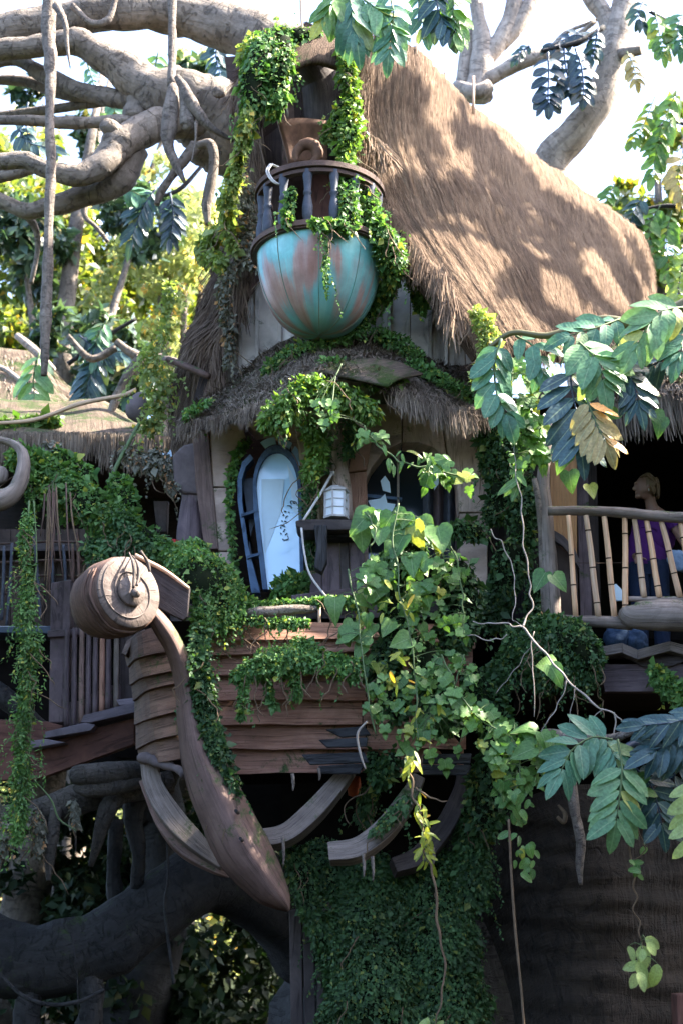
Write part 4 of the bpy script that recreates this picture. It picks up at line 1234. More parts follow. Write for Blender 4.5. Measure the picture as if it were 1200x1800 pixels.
for k in range(6):
    m = MB(); m.beam(h0[k], h1[k], .016, .016); m.build('corner_bar', K['lantern_frame'], ln)
    a, b, c, d = h0[k], h0[(k + 1) % 6], h1[(k + 1) % 6], h1[k]
    ctr = Vector((lc.x, lc.y, a.z)); ins = lambda p_: p_ + (Vector((lc.x, lc.y, p_.z)) - p_) * .04
    m = MB(); m.prism([ins(a), ins(b), ins(c), ins(d)], (Vector((lc.x, lc.y, 0)) - Vector(((a.x + b.x) / 2, (a.y + b.y) / 2, 0))).normalized() * .004); m.build('pane', K['lantern_pane'], ln)
    m = MB()
    for f_ in (.33, .66):
        m.beam(a.lerp(d, f_), b.lerp(c, f_), .006, .006)
    m.build('glazing_bar', K['lantern_frame'], ln)
# ================================================================== ship-shaped hull under the house
hl = thing('ship_hull', 'wooden ship-shaped hull with overlapping planks and curved keel under the treehouse', 'ship hull', tuple(at(420, 1362, 11.6)))
ROWS = [(1098, 1127, 354, 1100, 1118), (1127, 1150, 356, 1120, 1140), (1150, 1187, 362, 1140, 1180), (1187, 1231, 372, 1180, 1228), (1231, 1274, 382, 1226, 1272), (1274, 1317, 392, 1272, 1316), (1317, 1361, 408, 1314, 1354)]
def hullY(x, drop):
    return 11.35 + .28 * ((x - 480) / 360.0) ** 2 * 1.4 + drop
for r_, (t0, b0, xl, t1, b1) in enumerate(ROWS):
    for (xa, xb) in ((xl, 636 + 6 * (r_ % 2)), (638 + 6 * (r_ % 2), 838 - 4 * r_)):
        if xb > 700 and r_ == 3: xb -= 20
        xs = np.linspace(xa, xb, 9)
        top = [(x_, t0 + (t1 - t0) * (x_ - xl) / 450 - 4, hullY(x_, .10 + .035 * r_)) for x_ in xs]
        bot = [(x_, b0 + (b1 - b0) * (x_ - xl) / 450, hullY(x_, .035 + .035 * r_)) for x_ in xs]
        V = [[tuple(at(*a)), tuple(at(*[(a[i] + b[i]) / 2 for i in range(3)])), tuple(at(*b)), tuple(at(b[0], b[1], b[2]) + Vector((0, .04, 0))), tuple(at(a[0], a[1], a[2]) + Vector((0, .05, 0)))] for a, b in zip(top, bot)]
        V = [[tuple(Vector(p) + Vector((0, .012 * nz(p, 3, r_), .012 * nz(p, 5, r_ + 3)))) for p in row] for row in V]
        m = MB(); m.grid(V, swap=True); 
        m.f.append(tuple(range(5))); m.uv.append([(0, 0), (.05, 0), (.05, .1), (.02, .1), (0, .1)])
        e = 8 * 5; m.f.append(tuple(e + k for k in range(4, -1, -1))); m.uv.append([(0, 0), (.05, 0), (.05, .1), (.02, .1), (0, .1)])
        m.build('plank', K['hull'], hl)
# charred split pieces near the right end of the low rows
for a in ([(572,1282),(640,1276),(652,1292),(600,1296)], [(560,1300),(646,1296),(644,1312),(575,1314)], [(530,1326),(640,1322),(648,1340),(545,1344)], [(560,1346),(640,1342),(632,1360),(560,1360)],
          [(694,1118),(760,1108),(772,1128),(700,1138)], [(744,1326),(828,1324),(826,1342),(742,1342)], [(742,1344),(826,1344),(820,1362),(740,1362)]):
    poly(a, 11.28, .05).build('split_plank', K['char'] if a[0][1] > 1270 else K['hull'], hl, bev=.006)
# near-black block standing in for shade inside the hull, and its cap log
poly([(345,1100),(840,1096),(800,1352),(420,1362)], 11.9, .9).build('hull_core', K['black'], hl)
m = MB(); pxtube(m, [(425,1076,11.3,8),(470,1075,11.25,9),(520,1072,11.25,8),(556,1070,11.3,6)], n=10, lump=.3, ls=7); m.build('cap_log', K['root'], hl, smooth=True)
# left side planks, wrapped round to the stem
LE = [((214,1146),(242,1114),(252,1106)), ((224,1176),(243,1156),(273,1149)), ((228,1208),(252,1190),(287,1183)), ((234,1236),(262,1212),(294,1204)), ((236,1278),(266,1262),(303,1251)), ((239,1321),(274,1300),(312,1292)), ((246,1344),(280,1340),(322,1334))]
for r_ in range(6):
    up_, lo_ = LE[r_], LE[r_ + 1]
    def row(pts, dy, xo=0):
        G_ = np.array([tuple(at(pts[0][0] + xo, pts[0][1] - 4, 11.75 + dy)), tuple(at(pts[1][0], pts[1][1], 11.26 + dy)), tuple(at(pts[2][0] + 22, pts[2][1] - 5, 11.2 + dy))])
        return cr(G_, np.linspace(0, 1, 9))
    a, b = row(up_, .05, 3), row(lo_, -.03)
    V = [[tuple(p), tuple(p * .5 + q * .5), tuple(q), tuple(q + np.array([.01, .05, 0])), tuple(p + np.array([.01, .06, 0]))] for p, q in zip(a, b)]
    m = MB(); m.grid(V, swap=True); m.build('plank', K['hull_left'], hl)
pts = [(214,1148),(222,1128),(242,1112),(254,1106),(262,1112),(246,1120),(230,1134),(222,1152)]
poly(pts, 11.5, .15).build('edge_band', K['rib'], hl, bev=.004)
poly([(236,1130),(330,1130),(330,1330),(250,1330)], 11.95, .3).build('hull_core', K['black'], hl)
m = MB(); pxtube(m, [(248,1332,11.4,9),(275,1338,11.3,8),(310,1352,11.2,7),(325,1362,11.1,8)], n=9, lump=.6, ls=12); m.build('crusted_edge', K['stone'], hl, smooth=True)
# the keel: a broad ridged timber that sweeps down from the scroll
kprof = [(0, .78), (.55, .60), (math.pi / 2, 1.0), (2.3, .7), (math.pi, .5), (3.98, .7), (3 * math.pi / 2, 1.0), (5.73, .60)]
m = MB(); pxtube(m, [(258,1066,10.66,11),(283,1098,10.72,17),(306,1136,10.85,18),(320,1175,10.95,19),(330,1215,11.0,21),(338,1270,11.0,25),(354,1335,10.98,34),(386,1410,10.95,45),(425,1490,10.95,48),(466,1550,11.0,37),(492,1580,11.05,22),(508,1600,11.1,4)], prof=kprof, res=7, fdir=(0.15, -1, .1), lump=.06, ls=2.5)
keel = m.build('keel', K['keel'], hl, smooth=True)
for (x_, y_) in ((415,1425),(423,1474)):
    c, r = P2(x_, y_, 10.6, 3); m = MB(); m.tube([c, c + Vector((0, .25, 0))], [r, r], n=8, res=1); m.build('peg_hole', K['ink'], keel)
# board behind the scroll
poly([(236,978),(250,975),(334,1032),(330,1084),(322,1090),(262,1060)], 10.95, .07).build('scroll_board', K['dark_wood'], hl, bev=.006)
m = MB(); pxtube(m, [(238,976,10.93,4),(290,1003,10.93,4),(332,1034,10.93,3)], n=6, lump=.2); m.build('board_edge', K['bamboo'], hl, smooth=True)
# curved ribs
sq = rectprof(2 * .78, 2 * .62)
def rib(pts, mat='rib', name='rib'):
    m = MB(); a = [P2(*p) for p in pts]
    pr_ = [(math.atan2(.62 * b_, .8 * a_), math.hypot(.62, .8)) for a_, b_ in ((1, 1), (1, -1), (-1, -1), (-1, 1))]
    m.tube([x_[0] for x_ in a], [x_[1] for x_ in a], res=7, prof=pr_, fdir=(0.0, -1, .25), lump=.03)
    return m.build(name, K[mat], hl, bev=.006)
rib([(262,1330,11.5,22),(272,1385,11.45,27),(305,1440,11.4,30),(345,1482,11.35,26),(392,1522,11.3,12)])
rib([(252,1372,11.55,12),(282,1440,11.5,17),(322,1492,11.45,18),(375,1526,11.4,12),(404,1540,11.4,5)], 'keel')
rib([(440,1478,11.3,24),(500,1470,11.35,26),(548,1432,11.4,27),(590,1385,11.5,24),(618,1348,11.6,18)])
rib([(578,1502,11.35,26),(630,1494,11.35,28),(680,1455,11.45,28),(712,1410,11.55,24),(735,1370,11.65,18)])
rib([(690,1526,11.7,22),(735,1508,11.75,26),(780,1455,11.85,26),(808,1395,11.95,22),(815,1350,12.0,18)], 'dark_wood')
for x_, y_, l_ in ((497,1470,52),(514,1360,30),(560,1350,22),(638,1500,42),(654,1505,45),(760,1490,30)):
    m = MB(); pxtube(m, [(x_, y_, 11.15, 3.5), (x_ + 2, y_ + l_ * .6, 11.15, 3), (x_ + 1, y_ + l_, 11.15, 1)], n=6, lump=.3, ls=9); m.build('hanging_splinter', K['root'], hl, smooth=True)
m = MB(); pxtube(m, [(645,1268,11.0,2),(628,1290,11.0,2.4),(633,1325,11.0,2.4),(642,1352,11.0,1.4)], n=6); m.build('bent_twig', K['twig'], hl, smooth=True)
m = MB(); m.lathe([(.001, 0), (.05, .02), (.06, .10), (.05, .18), (.001, .2)], at(622, 1402, 12.3), n=14)  # plain orange body stands in for a faint lantern glow
tag(m.build('orange_lantern', K['orange'], smooth=True), 'dim orange lantern with its glow painted on, hanging in the dark under the hull', 'pot')

# scroll drum: the rolled end of the keel
dc = at(226, 1041, 10.42); DA = Vector((.66, -.74, .10)).normalized()
rd = 66 * mpp(1041, 10.42)
m = MB(); m.lathe([(.001, -.50), (rd * .62, -.49), (rd * .86, -.44), (rd * 1.0, -.34), (rd * 1.08, -.2), (rd * 1.05, -.08), (rd * 1.0, -.02), (rd * .985, .0)], dc, DA, n=48, lump=.012, swap=True)
dr = m.build('scroll', K['drum'], hl, smooth=True); tag(dr, 'big rolled wooden scroll at the top of the keel')
m = MB(); m.lathe([(rd * .985, .0), (rd * .97, .012), (rd * .6, .016), (.001, .018)], dc, DA, n=48); m.build('end_face', K['drum_face'], dr, smooth=True)
u_ = DA.cross(Vector((0, 0, 1))).normalized(); v_ = u_.cross(DA).normalized()
if v_.z < 0: v_ = -v_
# spiral ridge
pts, rad = [], []
for k in range(46):
    a = k / 45 * 2 * math.pi * 1.7
    r = rd * (.93 - .62 * (k / 45) ** .8)
    pts.append(dc + DA * .02 + (u_ * math.sin(a + .5) + v_ * math.cos(a + .5)) * r); rad.append(.006 - .002 * k / 45)
m = MB(); m.tube(pts, rad, n=6, res=2); m.build('spiral_ridge', K['drum_face'], dr, smooth=True)
hub = dc + DA * .02 - u_ * 0 + v_ * -.0
m = MB(); m.lathe([(rd * .40, 0), (rd * .41, .015), (rd * .40, .028), (.001, .032)], hub + DA * .01, DA, n=28, lump=.004); m.build('hub_disc', K['drum_face'], dr, smooth=True)
m = MB(); m.lathe([(.035, 0), (.042, .02), (.030, .045), (.001, .052)], hub + DA * .06 + v_ * -.03, DA, n=14); m.build('knob', K['drum_face'], dr, smooth=True)
for off_ in ([(.0, .02), (-.02, .10), (-.01, .20), (-.03, .29)], [(.03, .0), (.02, .10), (.03, .20), (.0, .31)], [(-.12, .15), (-.10, .23), (-.04, .30)]):
    m = MB(); m.tube([hub + DA * (.09 if k_ < 3 else .0) + u_ * a_ + v_ * b_ for k_, (a_, b_) in enumerate(off_)], [.012, .014, .011, .004][:len(off_)], n=7, res=5, lump=.3, ls=12); m.build('rootlet', K['drum_face'], dr, smooth=True)
# grooves running round the barrel
for h_, rr_2 in ((-.09, 1.055), (-.13, 1.07), (-.06, 1.04)):
    pts = [dc + DA * (h_ + .01 * math.sin(k)) + (u_ * math.sin(2 * math.pi * k / 40) + v_ * math.cos(2 * math.pi * k / 40)) * rd * rr_2 for k in range(6, 36)]
    m = MB(); m.tube(pts, [.004 + .010 * abs(math.sin(k * .35)) for k in range(30)], n=6, res=1); m.build('raised_band', K['drum'], dr, smooth=True)

# wooden post under the hull
sp = thing('support_post', 'rough grey wooden post half hidden by creeper under the keel tip', 'post', tuple(at(545, 1860, 12.0)))
for a in ([(508,1600),(530,1596),(534,1860),(512,1860)], [(532,1598),(552,1596),(556,1860),(536,1860)], [(554,1600),(572,1596),(574,1860),(558,1860)]):
    poly(a, 12.0 + random.uniform(-.02, .02), .2, grain=(0, 0, 1)).build('stave', K['dark_wood'], sp, bev=.01)

# ================================================================== lower right: ridged trunk and arch
GR = surf([[(838,1540,12.6),(845,1600,12.6),(880,1700,12.6),(905,1800,12.6),(915,1900,12.6)],
           [(900,1420,12.1),(930,1530,12.0),(960,1650,11.95),(975,1760,11.95),(985,1900,11.95)],
           [(1000,1380,11.9),(1030,1500,11.8),(1050,1640,11.75),(1060,1760,11.75),(1065,1900,11.75)],
           [(1130,1380,12.1),(1140,1500,12.0),(1145,1640,11.95),(1150,1760,11.95),(1155,1900,11.95)],
           [(1290,1380,12.6),(1290,1500,12.5),(1290,1640,12.5),(1290,1760,12.5),(1290,1900,12.5)]], 60, 90)
for i in range(GR.shape[0]):
    for j in range(GR.shape[1]):
        p = GR[i, j]; GR[i, j] = p + np.array([0, 1, 0]) * (.10 * nz((p[0] * .8, p[1], p[2] * 7), 1.0, 2) + .015 * nz((p[0] * 3, p[1], p[2] * 17), 1.0, 5) + .14 * nz(p, 1.1))
m = MB(); m.grid(GR, swap=True)
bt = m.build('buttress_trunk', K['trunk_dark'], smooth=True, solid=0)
tag(bt, 'huge dark brown ridged trunk base filling the lower right', 'tree trunk')
bw = thing('shade_backdrop', 'near-black wall panels standing in for deep shade behind the hull and the trunk arch', 'wall', tuple(at(900, 1850, 14.5)))
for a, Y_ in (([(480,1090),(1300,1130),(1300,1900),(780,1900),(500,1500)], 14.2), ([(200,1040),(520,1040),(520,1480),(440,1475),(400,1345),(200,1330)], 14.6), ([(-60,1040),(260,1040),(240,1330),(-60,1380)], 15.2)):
    poly(a, Y_, .15).build('shade_panel', K['black'], bw)  # flat near-black panels added where only deep shade shows
bm = poly([(1188,1748),(1260,1745),(1260,1860),(1192,1860)], 11.3, .2); tag(bm.build('orange_brown_sign', K['red_wood'], bev=.01), 'brown wooden board edge at the bottom right corner', 'board')

# ================================================================== balcony hut on the right
bh = thing('balcony_hut', 'open thatched balcony hut with bamboo railing on the right', 'hut', tuple(at(1120, 1140, 12.3)))
floorz = at(1120, 1136, 11.35).z
HX0, HX1 = at(962, 900, 11.4).x, at(1300, 900, 11.4).x
def bx(x0, x1, y0, y1, z0_, z1_):
    m = MB(); m.prism([(x0, y0, z0_), (x1, y0, z0_), (x1, y0, z1_), (x0, y0, z1_)], (0, y1 - y0, 0), grain=(1, 0, 0)); return m
ceil = at(1100, 700, 11.6).z
bx(HX0 + .0, 5.2, 11.50, 15.0, floorz - .12, floorz - .02).build('floor', K['interior'], bh)
bx(HX0, 5.2, 14.9, 15.0, floorz, ceil + .3).build('back_wall', K['interior'], bh)
bx(HX0 - .02, 5.2, 11.9, 15.0, ceil + .05, ceil + .13).build('ceiling', K['interior'], bh)
bx(5.1, 5.2, 11.6, 15.0, floorz, ceil + .3).build('side_wall', K['interior'], bh)
bx(HX0 - .06, HX0 + .0, 11.95, 15.0, floorz, ceil + .1).build('side_wall', K['interior'], bh)
# blind of bamboo slats, and the panel with a curved rail below it
for k in range(9):
    x0 = 966 + k * 5.2
    poly([(x0, 770), (x0 + 4.8, 770), (x0 + 5.6, 948 + k * 5), (x0 + .8, 944 + k * 5)], 12.0, .015, grain=(0, 0, 1)).build('blind_slat', K['blind'], bh)
poly([(970,930),(990,942),(1008,962),(1018,985),(1018,1000),(1004,978),(988,960),(970,948)], 11.95, .05).build('curved_rail', K['dark_wood'], bh, bev=.004)
poly([(972,950),(988,962),(1003,980),(1014,1002),(1016,1100),(978,1100)], 12.02, .03).build('lower_panel', K['wall_brown'], bh)
for a, mt in (([(1010,760),(1030,760),(1040,1100),(1020,1100)], 'purple_wood'), ([(1030,760),(1046,760),(1056,1100),(1040,1100)], 'interior')):
    poly(a, 12.1, .06).build('door_frame', K[mt], bh)
m = MB(); pxtube(m, [(968,742,11.45,9),(958,800,11.42,10),(953,850,11.4,12),(958,900,11.38,13),(962,960,11.36,14),(966,1020,11.36,15),(970,1092,11.36,16)], n=12, res=6, lump=.14, ls=4); m.build('post', K['rib'], bh, smooth=True)
m = MB(); pxtube(m, [(938,842,11.38,5),(946,880,11.36,6),(950,940,11.35,5),(952,1010,11.35,5),(955,1075,11.36,4)], n=7, lump=.2, ls=6); m.build('climbing_root', K['root'], bh, smooth=True)
m = MB(); pxtube(m, [(962,898,11.25,8),(1030,898,11.23,8.5),(1100,902,11.21,9.5),(1150,907,11.2,10),(1240,912,11.2,10)], n=10, res=7, lump=.10, ls=5); m.build('handrail', K['rib'], bh, smooth=True)
m = MB(); pxtube(m, [(975,1090,11.3,10),(1040,1092,11.28,10.5),(1110,1096,11.26,12)], n=10, res=6, lump=.12, ls=5); m.build('bottom_rail', K['rib'], bh, smooth=True)
m = MB(); pxtube(m, [(1103,1053,11.28,5),(1160,1053,11.28,5),(1240,1052,11.28,5)], n=8, res=4, lump=.08); m.build('lower_rail', K['rib'], bh, smooth=True)
m = MB(); pxtube(m, [(1108,1076,11.2,19),(1114,1082,11.18,24),(1160,1082,11.15,27),(1210,1084,11.15,29),(1290,1086,11.15,30)], n=16, res=6, lump=.12, ls=4); m.build('log', K['rib'], bh, smooth=True)
BB = [((998,906),(1011,1084)), ((1029,906),(1051,1084)), ((1061,908),(1079,1085)), ((1097,910),(1098,1086)), ((1114,912),(1131,1050)), ((1135,913),(1158,1050)), ((1161,915),(1194,1050)), ((1195,917),(1216,1050))]
for k, (a, b) in enumerate(BB):
    A, B = at(*a, 11.22), at(*b, 11.27)
    r = (5.2 if k != 0 else 4.6) * mpp(1000, 11.25)
    m = MB(); m.tube([A, A.lerp(B, .33) + Vector((.004, 0, 0)), A.lerp(B, .66), B], [r * .9, r, r * 1.02, r * 1.05], n=10, res=3)
    bb = m.build('bamboo_baluster', K['bamboo'], bh, smooth=True)
    for f_ in ([.18, .52, .85][: 3] if k % 2 else [.42, .72]):
        f_ += random.uniform(-.04, .04)
        c = A.lerp(B, f_); d = (B - A).normalized()
        m = MB(); m.tube([c - d * .005, c + d * .005], [r * 1.12, r * 1.12], n=10, res=1); m.build('node_ring', K['node'], bb, smooth=True)
m = MB(); pxtube(m, [(1000,989,11.3,.8),(1050,990,11.3,.8),(1105,989,11.3,.8)], n=5); m.build('wire', K['node'], bh)
# zigzag floor edge and fascia
zz = [(1058,1136),(1092,1130),(1120,1142),(1176,1127),(1210,1136),(1290,1128)]
for i in range(len(zz) - 1):
    (x0, y0), (x1, y1) = zz[i], zz[i + 1]
    poly([(x0, y0), (x1, y1), (x1, y1 + 17), (x0, y0 + 17)], 11.34 + .015 * (i % 2), .14).build('floor_edge', K['rib'], bh, bev=.004)
poly([(1050,1158),(1290,1150),(1290,1216),(1062,1216)], 11.5, .1).build('fascia', K['purple_wood'], bh, bev=.006)
poly([(1100,1156),(1230,1153),(1180,1170),(1130,1172)], 11.46, .02).build('fascia_strip', K['dark_wood'], bh)
# roof of the hut
GB = surf([[(1010,640,12.9),(1030,690,12.2),(1040,722,11.9)],
           [(1060,600,12.9),(1080,655,12.0),(1090,700,11.6)],
           [(1120,582,12.9),(1150,640,11.9),(1165,690,11.4)],
           [(1250,570,13.0),(1290,640,11.9),(1300,690,11.3)]], 50, 30)
for i in range(GB.shape[0]):
    for j in range(GB.shape[1]):
        p = GB[i, j]; GB[i, j] = p + np.array([0, -.4, 1]) * (.05 * nz(p, 2.5, 1) + .02 * math.sin(j * 1.3 + nz(p, 2) * 3))
m = MB(); m.grid(GB); m.grid(GB - np.array([0, 0, .1])); m.grid([GB[:, -1], GB[:, -1] - np.array([0, 0, .1])]); br = m.build('thatch_roof', K['thatch_grey'], bh, smooth=True)
thatch_strands(GB, 5000, .2, .007, K['straw_grey'], br, up=1, lift=.08, jit=.2)
edge_strands([(1040,726,11.9),(1090,704,11.6),(1165,694,11.4),(1290,694,11.3)], 2200, .36, .010, K['straw_grey'], br, (.1, -.15, -1), .14, .05, cl=60)
bx(HX0 - .05, 5.2, 11.62, 11.74, ceil - .02, ceil + .12).build('lintel', K['interior'], bh)

# ================================================================== woman on the balcony
pr_loc = at(1150, 1136, 12.25); fx = pr_loc.x
pw = thing('person', 'woman in a purple top and blue jeans behind the bamboo railing looking left', 'person', (fx, 12.25, floorz))
def ell(m, c, rx, ry, rz, n=14, k=10, f=None):
    V = []
    for i in range(n):
        a = 2 * math.pi * i / n
        row = []
        for j in range(k + 1):
            b = -math.pi / 2 + math.pi * j / k
            p = Vector((rx * math.cos(b) * math.cos(a), ry * math.cos(b) * math.sin(a), rz * math.sin(b)))
            if f: p = f(p)
            row.append(tuple(Vector(c) + p))
        V.append(row)
    m.grid(V, closed_u=True)
hd = at(1133, 857, 12.2); shl = at(1150, 905, 12.25)
hip = Vector((fx - .02, 12.25, floorz + .93)); top_z = shl.z - .02
neck = Vector((hd.x + .045, 12.24, hd.z - .13))
b_ = MB()
b_.tube([hip + Vector((0, 0, -.12)), hip, hip + Vector((.0, 0, .18)), Vector((shl.x - .01, 12.26, top_z - .18)), Vector((shl.x, 12.27, top_z - .02)), neck + Vector((.02, .01, -.04))], [.13, .165, .135, .165, .15, .06], n=18, res=5, flat=.68)
b_.tube([Vector((shl.x + .01, 12.27, top_z - .08)), neck + Vector((.005, 0, 0)), hd + Vector((.02, .01, -.05))], [.075, .052, .055], n=12, res=4)
def headf(p):
    q = Vector(p)
    if q.x < 0 and q.z < 0: q.x *= 1 + .12 * (-q.z / .11)
    if q.z < -.05: q.y *= .8
    return q
ell(b_, hd, .088, .072, .112, 20, 14, headf)                                   # head, face towards the left
b_.tube([hd + Vector((-.080, 0, .02)), hd + Vector((-.104, 0, -.012)), hd + Vector((-.088, 0, -.026))], [.010, .015, .009], n=8, res=3)       # nose
ell(b_, hd + Vector((-.086, 0, .036)), .016, .045, .012)                       # brow
ell(b_, hd + Vector((-.084, 0, -.053)), .014, .026, .008)                      # lips
ell(b_, hd + Vector((-.072, 0, -.086)), .026, .03, .022)                       # chin
ell(b_, hd + Vector((.012, -.072, -.005)), .016, .010, .030)                   # ear
ell(b_, hd + Vector((.012, .072, -.005)), .016, .010, .030)
# arms: near arm bent at the railing, far arm hanging in front
sR = Vector((shl.x + .13, 12.16, top_z - .06)); eR = Vector((shl.x + .22, 12.05, top_z - .34)); wR = Vector((shl.x + .21, 11.86, top_z - .50))
sL = Vector((shl.x - .12, 12.38, top_z - .06)); eL = Vector((shl.x - .20, 12.3, top_z - .33)); wL = Vector((shl.x - .22, 12.08, top_z - .42))
for s_, e_, w_2 in ((sR, eR, wR), (sL, eL, wL)):
    b_.tube([s_ + (s_ - e_) * .05, s_.lerp(e_, .5), e_, e_.lerp(w_2, .5), w_2], [.056, .046, .038, .034, .024], n=12, res=4)
    hdir = (w_2 - e_).normalized()
    side = hdir.cross(Vector((0, 0, 1))).normalized()
    pc = w_2 + hdir * .045
    b_.tube([w_2, pc, w_2 + hdir * .085], [.024, .036, .034], n=10, res=3, flat=.5, fdir=(0, 0, 1))
    for q, (sp_, ln_) in enumerate(((-.03, .062), (-.01, .075), (.01, .070), (.03, .055))):
        a0 = w_2 + hdir * .08 + side * sp_
        b_.tube([a0, a0 + hdir * ln_ * .6 + Vector((0, 0, -.008)), a0 + hdir * ln_ + Vector((0, 0, -.03))], [.0095, .009, .007], n=7, res=3)
    t0_ = w_2 + hdir * .03 - side * .03
    b_.tube([t0_, t0_ - side * .03 + hdir * .03, t0_ - side * .04 + hdir * .055 + Vector((0, 0, -.01))], [.012, .011, .008], n=7, res=3)
LEG = [(Vector((hip.x - .075, 12.25, hip.z - .05)), Vector((hip.x - .10, 12.2, floorz + .48)), Vector((hip.x - .11, 12.25, floorz + .07))),
       (Vector((hip.x + .08, 12.25, hip.z - .05)), Vector((hip.x + .08, 12.2, floorz + .48)), Vector((hip.x + .09, 12.26, floorz + .07)))]
for a, k_, f_ in LEG:
    b_.tube([a, a.lerp(k_, .5), k_, k_.lerp(f_, .4), f_], [.095, .08, .06, .055, .04], n=12, res=4)
    b_.tube([f_ + Vector((0, .04, -.03)), f_ + Vector((-.01, -.04, -.03)), f_ + Vector((-.02, -.14, -.045))], [.035, .036, .026], n=10, res=4)
body = b_.build('body', K['skin'], pw, smooth=True)
md = body.modifiers.new('fuse', 'REMESH'); md.mode = 'VOXEL'; md.voxel_size = .008; md.use_smooth_shade = True
md = body.modifiers.new('soften', 'SMOOTH'); md.iterations = 3
h_ = MB(); ell(h_, hd + Vector((.022, 0, .022)), .094, .082, .108, 20, 14, lambda p: Vector((p.x, p.y, p.z)) * (1 + .05 * nz(p, 30)) + (Vector((.04, 0, .0)) if p.x < -.03 and p.z < .05 else Vector((0, 0, 0))))
for k in range(26):
    a = random.uniform(0, 2 * math.pi); s0 = hd + Vector((.03 + .07 * abs(math.cos(a)), .07 * math.sin(a), random.uniform(-.02, .08)))
    h_.tube([s0, s0 + Vector((.02, .01 * math.sin(a), -.04)), s0 + Vector((.015, 0, -.09))], [.016, .014, .005], n=6, res=3)
for k in range(60):
    a = random.uniform(-2.2, 2.2); s0 = hd + Vector((-.05 + .02 * random.random(), .04 * math.sin(a), .085))
    e0 = hd + Vector((.09, .07 * math.sin(a), random.uniform(-.05, .03)))
    md_ = s0.lerp(e0, .5) + Vector((0, .055 * math.sin(a), .05))
    h_.tube([s0, md_, e0], [.004, .006, .003], n=5, res=3)
h_.build('hair', K['hair'], pw, smooth=True)
s_ = MB()
s_.tube([hip + Vector((0, 0, -.05)), hip + Vector((0, 0, .04)), hip + Vector((.0, 0, .18)), Vector((shl.x - .01, 12.26, top_z - .18)), Vector((shl.x, 12.27, top_z - .05)), Vector((shl.x + .005, 12.27, top_z - .012))], [.18, .182, .155, .185, .172, .12], n=22, res=5, flat=.70, lump=.05, ls=8, cap=False)
for sx_, ex_ in ((sR, eR), (sL, eL)):
    s_.tube([sx_ + (sx_ - ex_) * .18 + Vector((-.02 if sx_ is sR else .02, 0, 0)), sx_, sx_.lerp(ex_, .3)], [.06, .068, .062], n=14, res=3, cap=False, lump=.06, ls=9)
s_.build('shirt', K['shirt'], pw, smooth=True)
j_ = MB()
j_.tube([hip + Vector((0, 0, -.14)), hip + Vector((0, 0, -.03)), hip + Vector((0, 0, .06))], [.15, .18, .165], n=20, res=4, flat=.72, cap=False)
for a, k_, f_ in LEG:
    j_.tube([a + Vector((0, 0, .02)), a.lerp(k_, .5), k_, k_.lerp(f_, .5), f_ + Vector((0, 0, .0))], [.108, .092, .075, .072, .07], n=14, res=5, lump=.06, ls=9, cap=False)
j_.build('jeans', K['jeans'], pw, smooth=True)
for a, k_, f_ in LEG:
    q_ = MB(); q_.tube([f_ + Vector((0, .07, -.035)), f_ + Vector((-.01, -.02, -.03)), f_ + Vector((-.02, -.12, -.045)), f_ + Vector((-.02, -.17, -.05))], [.034, .045, .040, .022], n=12, res=4); q_.build('shoe', K['shoe'], pw, smooth=True)
er = MB(); er.tube([hd + Vector((.012, -.084, -.035)), hd + Vector((.012, -.086, -.055))], .005, n=6, res=2); er.build('earring', K['cord'], pw)
# denim bundle and folded cloth by her feet
m = MB()
for (x_, y_, rx_) in ((1083,1124,22),(1116,1128,20)):
    c, r = P2(x_, y_, 11.75, rx_); ell(m, c, r, r * 1.1, r * .95, 40, 28, lambda p: p * (1 + .30 * nz(p, 11, 4) + .22 * abs(nz(p, 26, 7))))
K['denim'] = plain('faded_denim', (.05, .085, .15), .95, .1, 60, .35, .3)
tag(m.build('denim_bundle', K['denim'], smooth=True), 'crumpled blue denim bundle on the floor under the grey log', 'bundle')
K['jeans_light'] = plain('light_blue_cloth', (.18, .26, .38), .9, .2, 30, .3, .2)
c, r = P2(1192, 985, 11.9, 17); m = MB(); ell(m, c, r, r * .5, r * 1.1, 36, 26, lambda p: p * (1 + .35 * nz(p, 14, 2) + .25 * abs(nz(p, 30, 5))))
tag(m.build('blue_bag', K['jeans_light'], smooth=True), 'crumpled light blue bag held beside the woman\'s arm at the railing', 'bag')
m = MB(); m.prism([at(x_, y_, 11.7) for x_, y_ in ((1077,1028),(1082,1026),(1092,1036),(1096,1056),(1080,1056))], (0, .03, 0)); tag(m.build('white_paper', K['curtain'], bev=.004), 'folded pale paper standing between the bamboo canes', 'paper')
# ================================================================== left side: hut, stairs, carved scroll
lh = thing('left_hut', 'low dark hut with grey hanging thatch fringe at the left behind the garlands', 'hut', tuple(at(180, 960, 14.0)))
GT = surf([[(-40,700,16.5),(-40,730,15.5),(-40,772,14.4)],
           [(90,705,16.6),(80,735,15.6),(70,770,14.3)],
           [(165,700,16.6),(180,735,15.6),(190,772,14.25)],
           [(235,730,16.4),(260,750,15.4),(292,776,14.3)],
           [(270,745,16.4),(300,765,15.4),(330,790,14.4)]], 50, 24)
for i in range(GT.shape[0]):
    for j in range(GT.shape[1]):
        p = GT[i, j]; GT[i, j] = p + np.array([0, -.3, 1]) * (.05 * nz(p, 2.2, 6))
m = MB(); m.grid(GT); lr = m.build('thatch_roof', K['thatch_grey'], lh, smooth=True, solid=.1)
edge_strands([(-40,768,14.4),(70,766,14.3),(190,768,14.25),(292,774,14.3),(320,786,14.4)], 5200, .34, .008, K['straw_grey'], lr, (0, -.05, -1), .08, .05, cl=70)
def wb(pts, Y_, n_, th_=.1, mat='wall_brown', obj=lh):
    o_ = poly(pts, Y_, th_); return o_.build(n_, K[mat], obj)
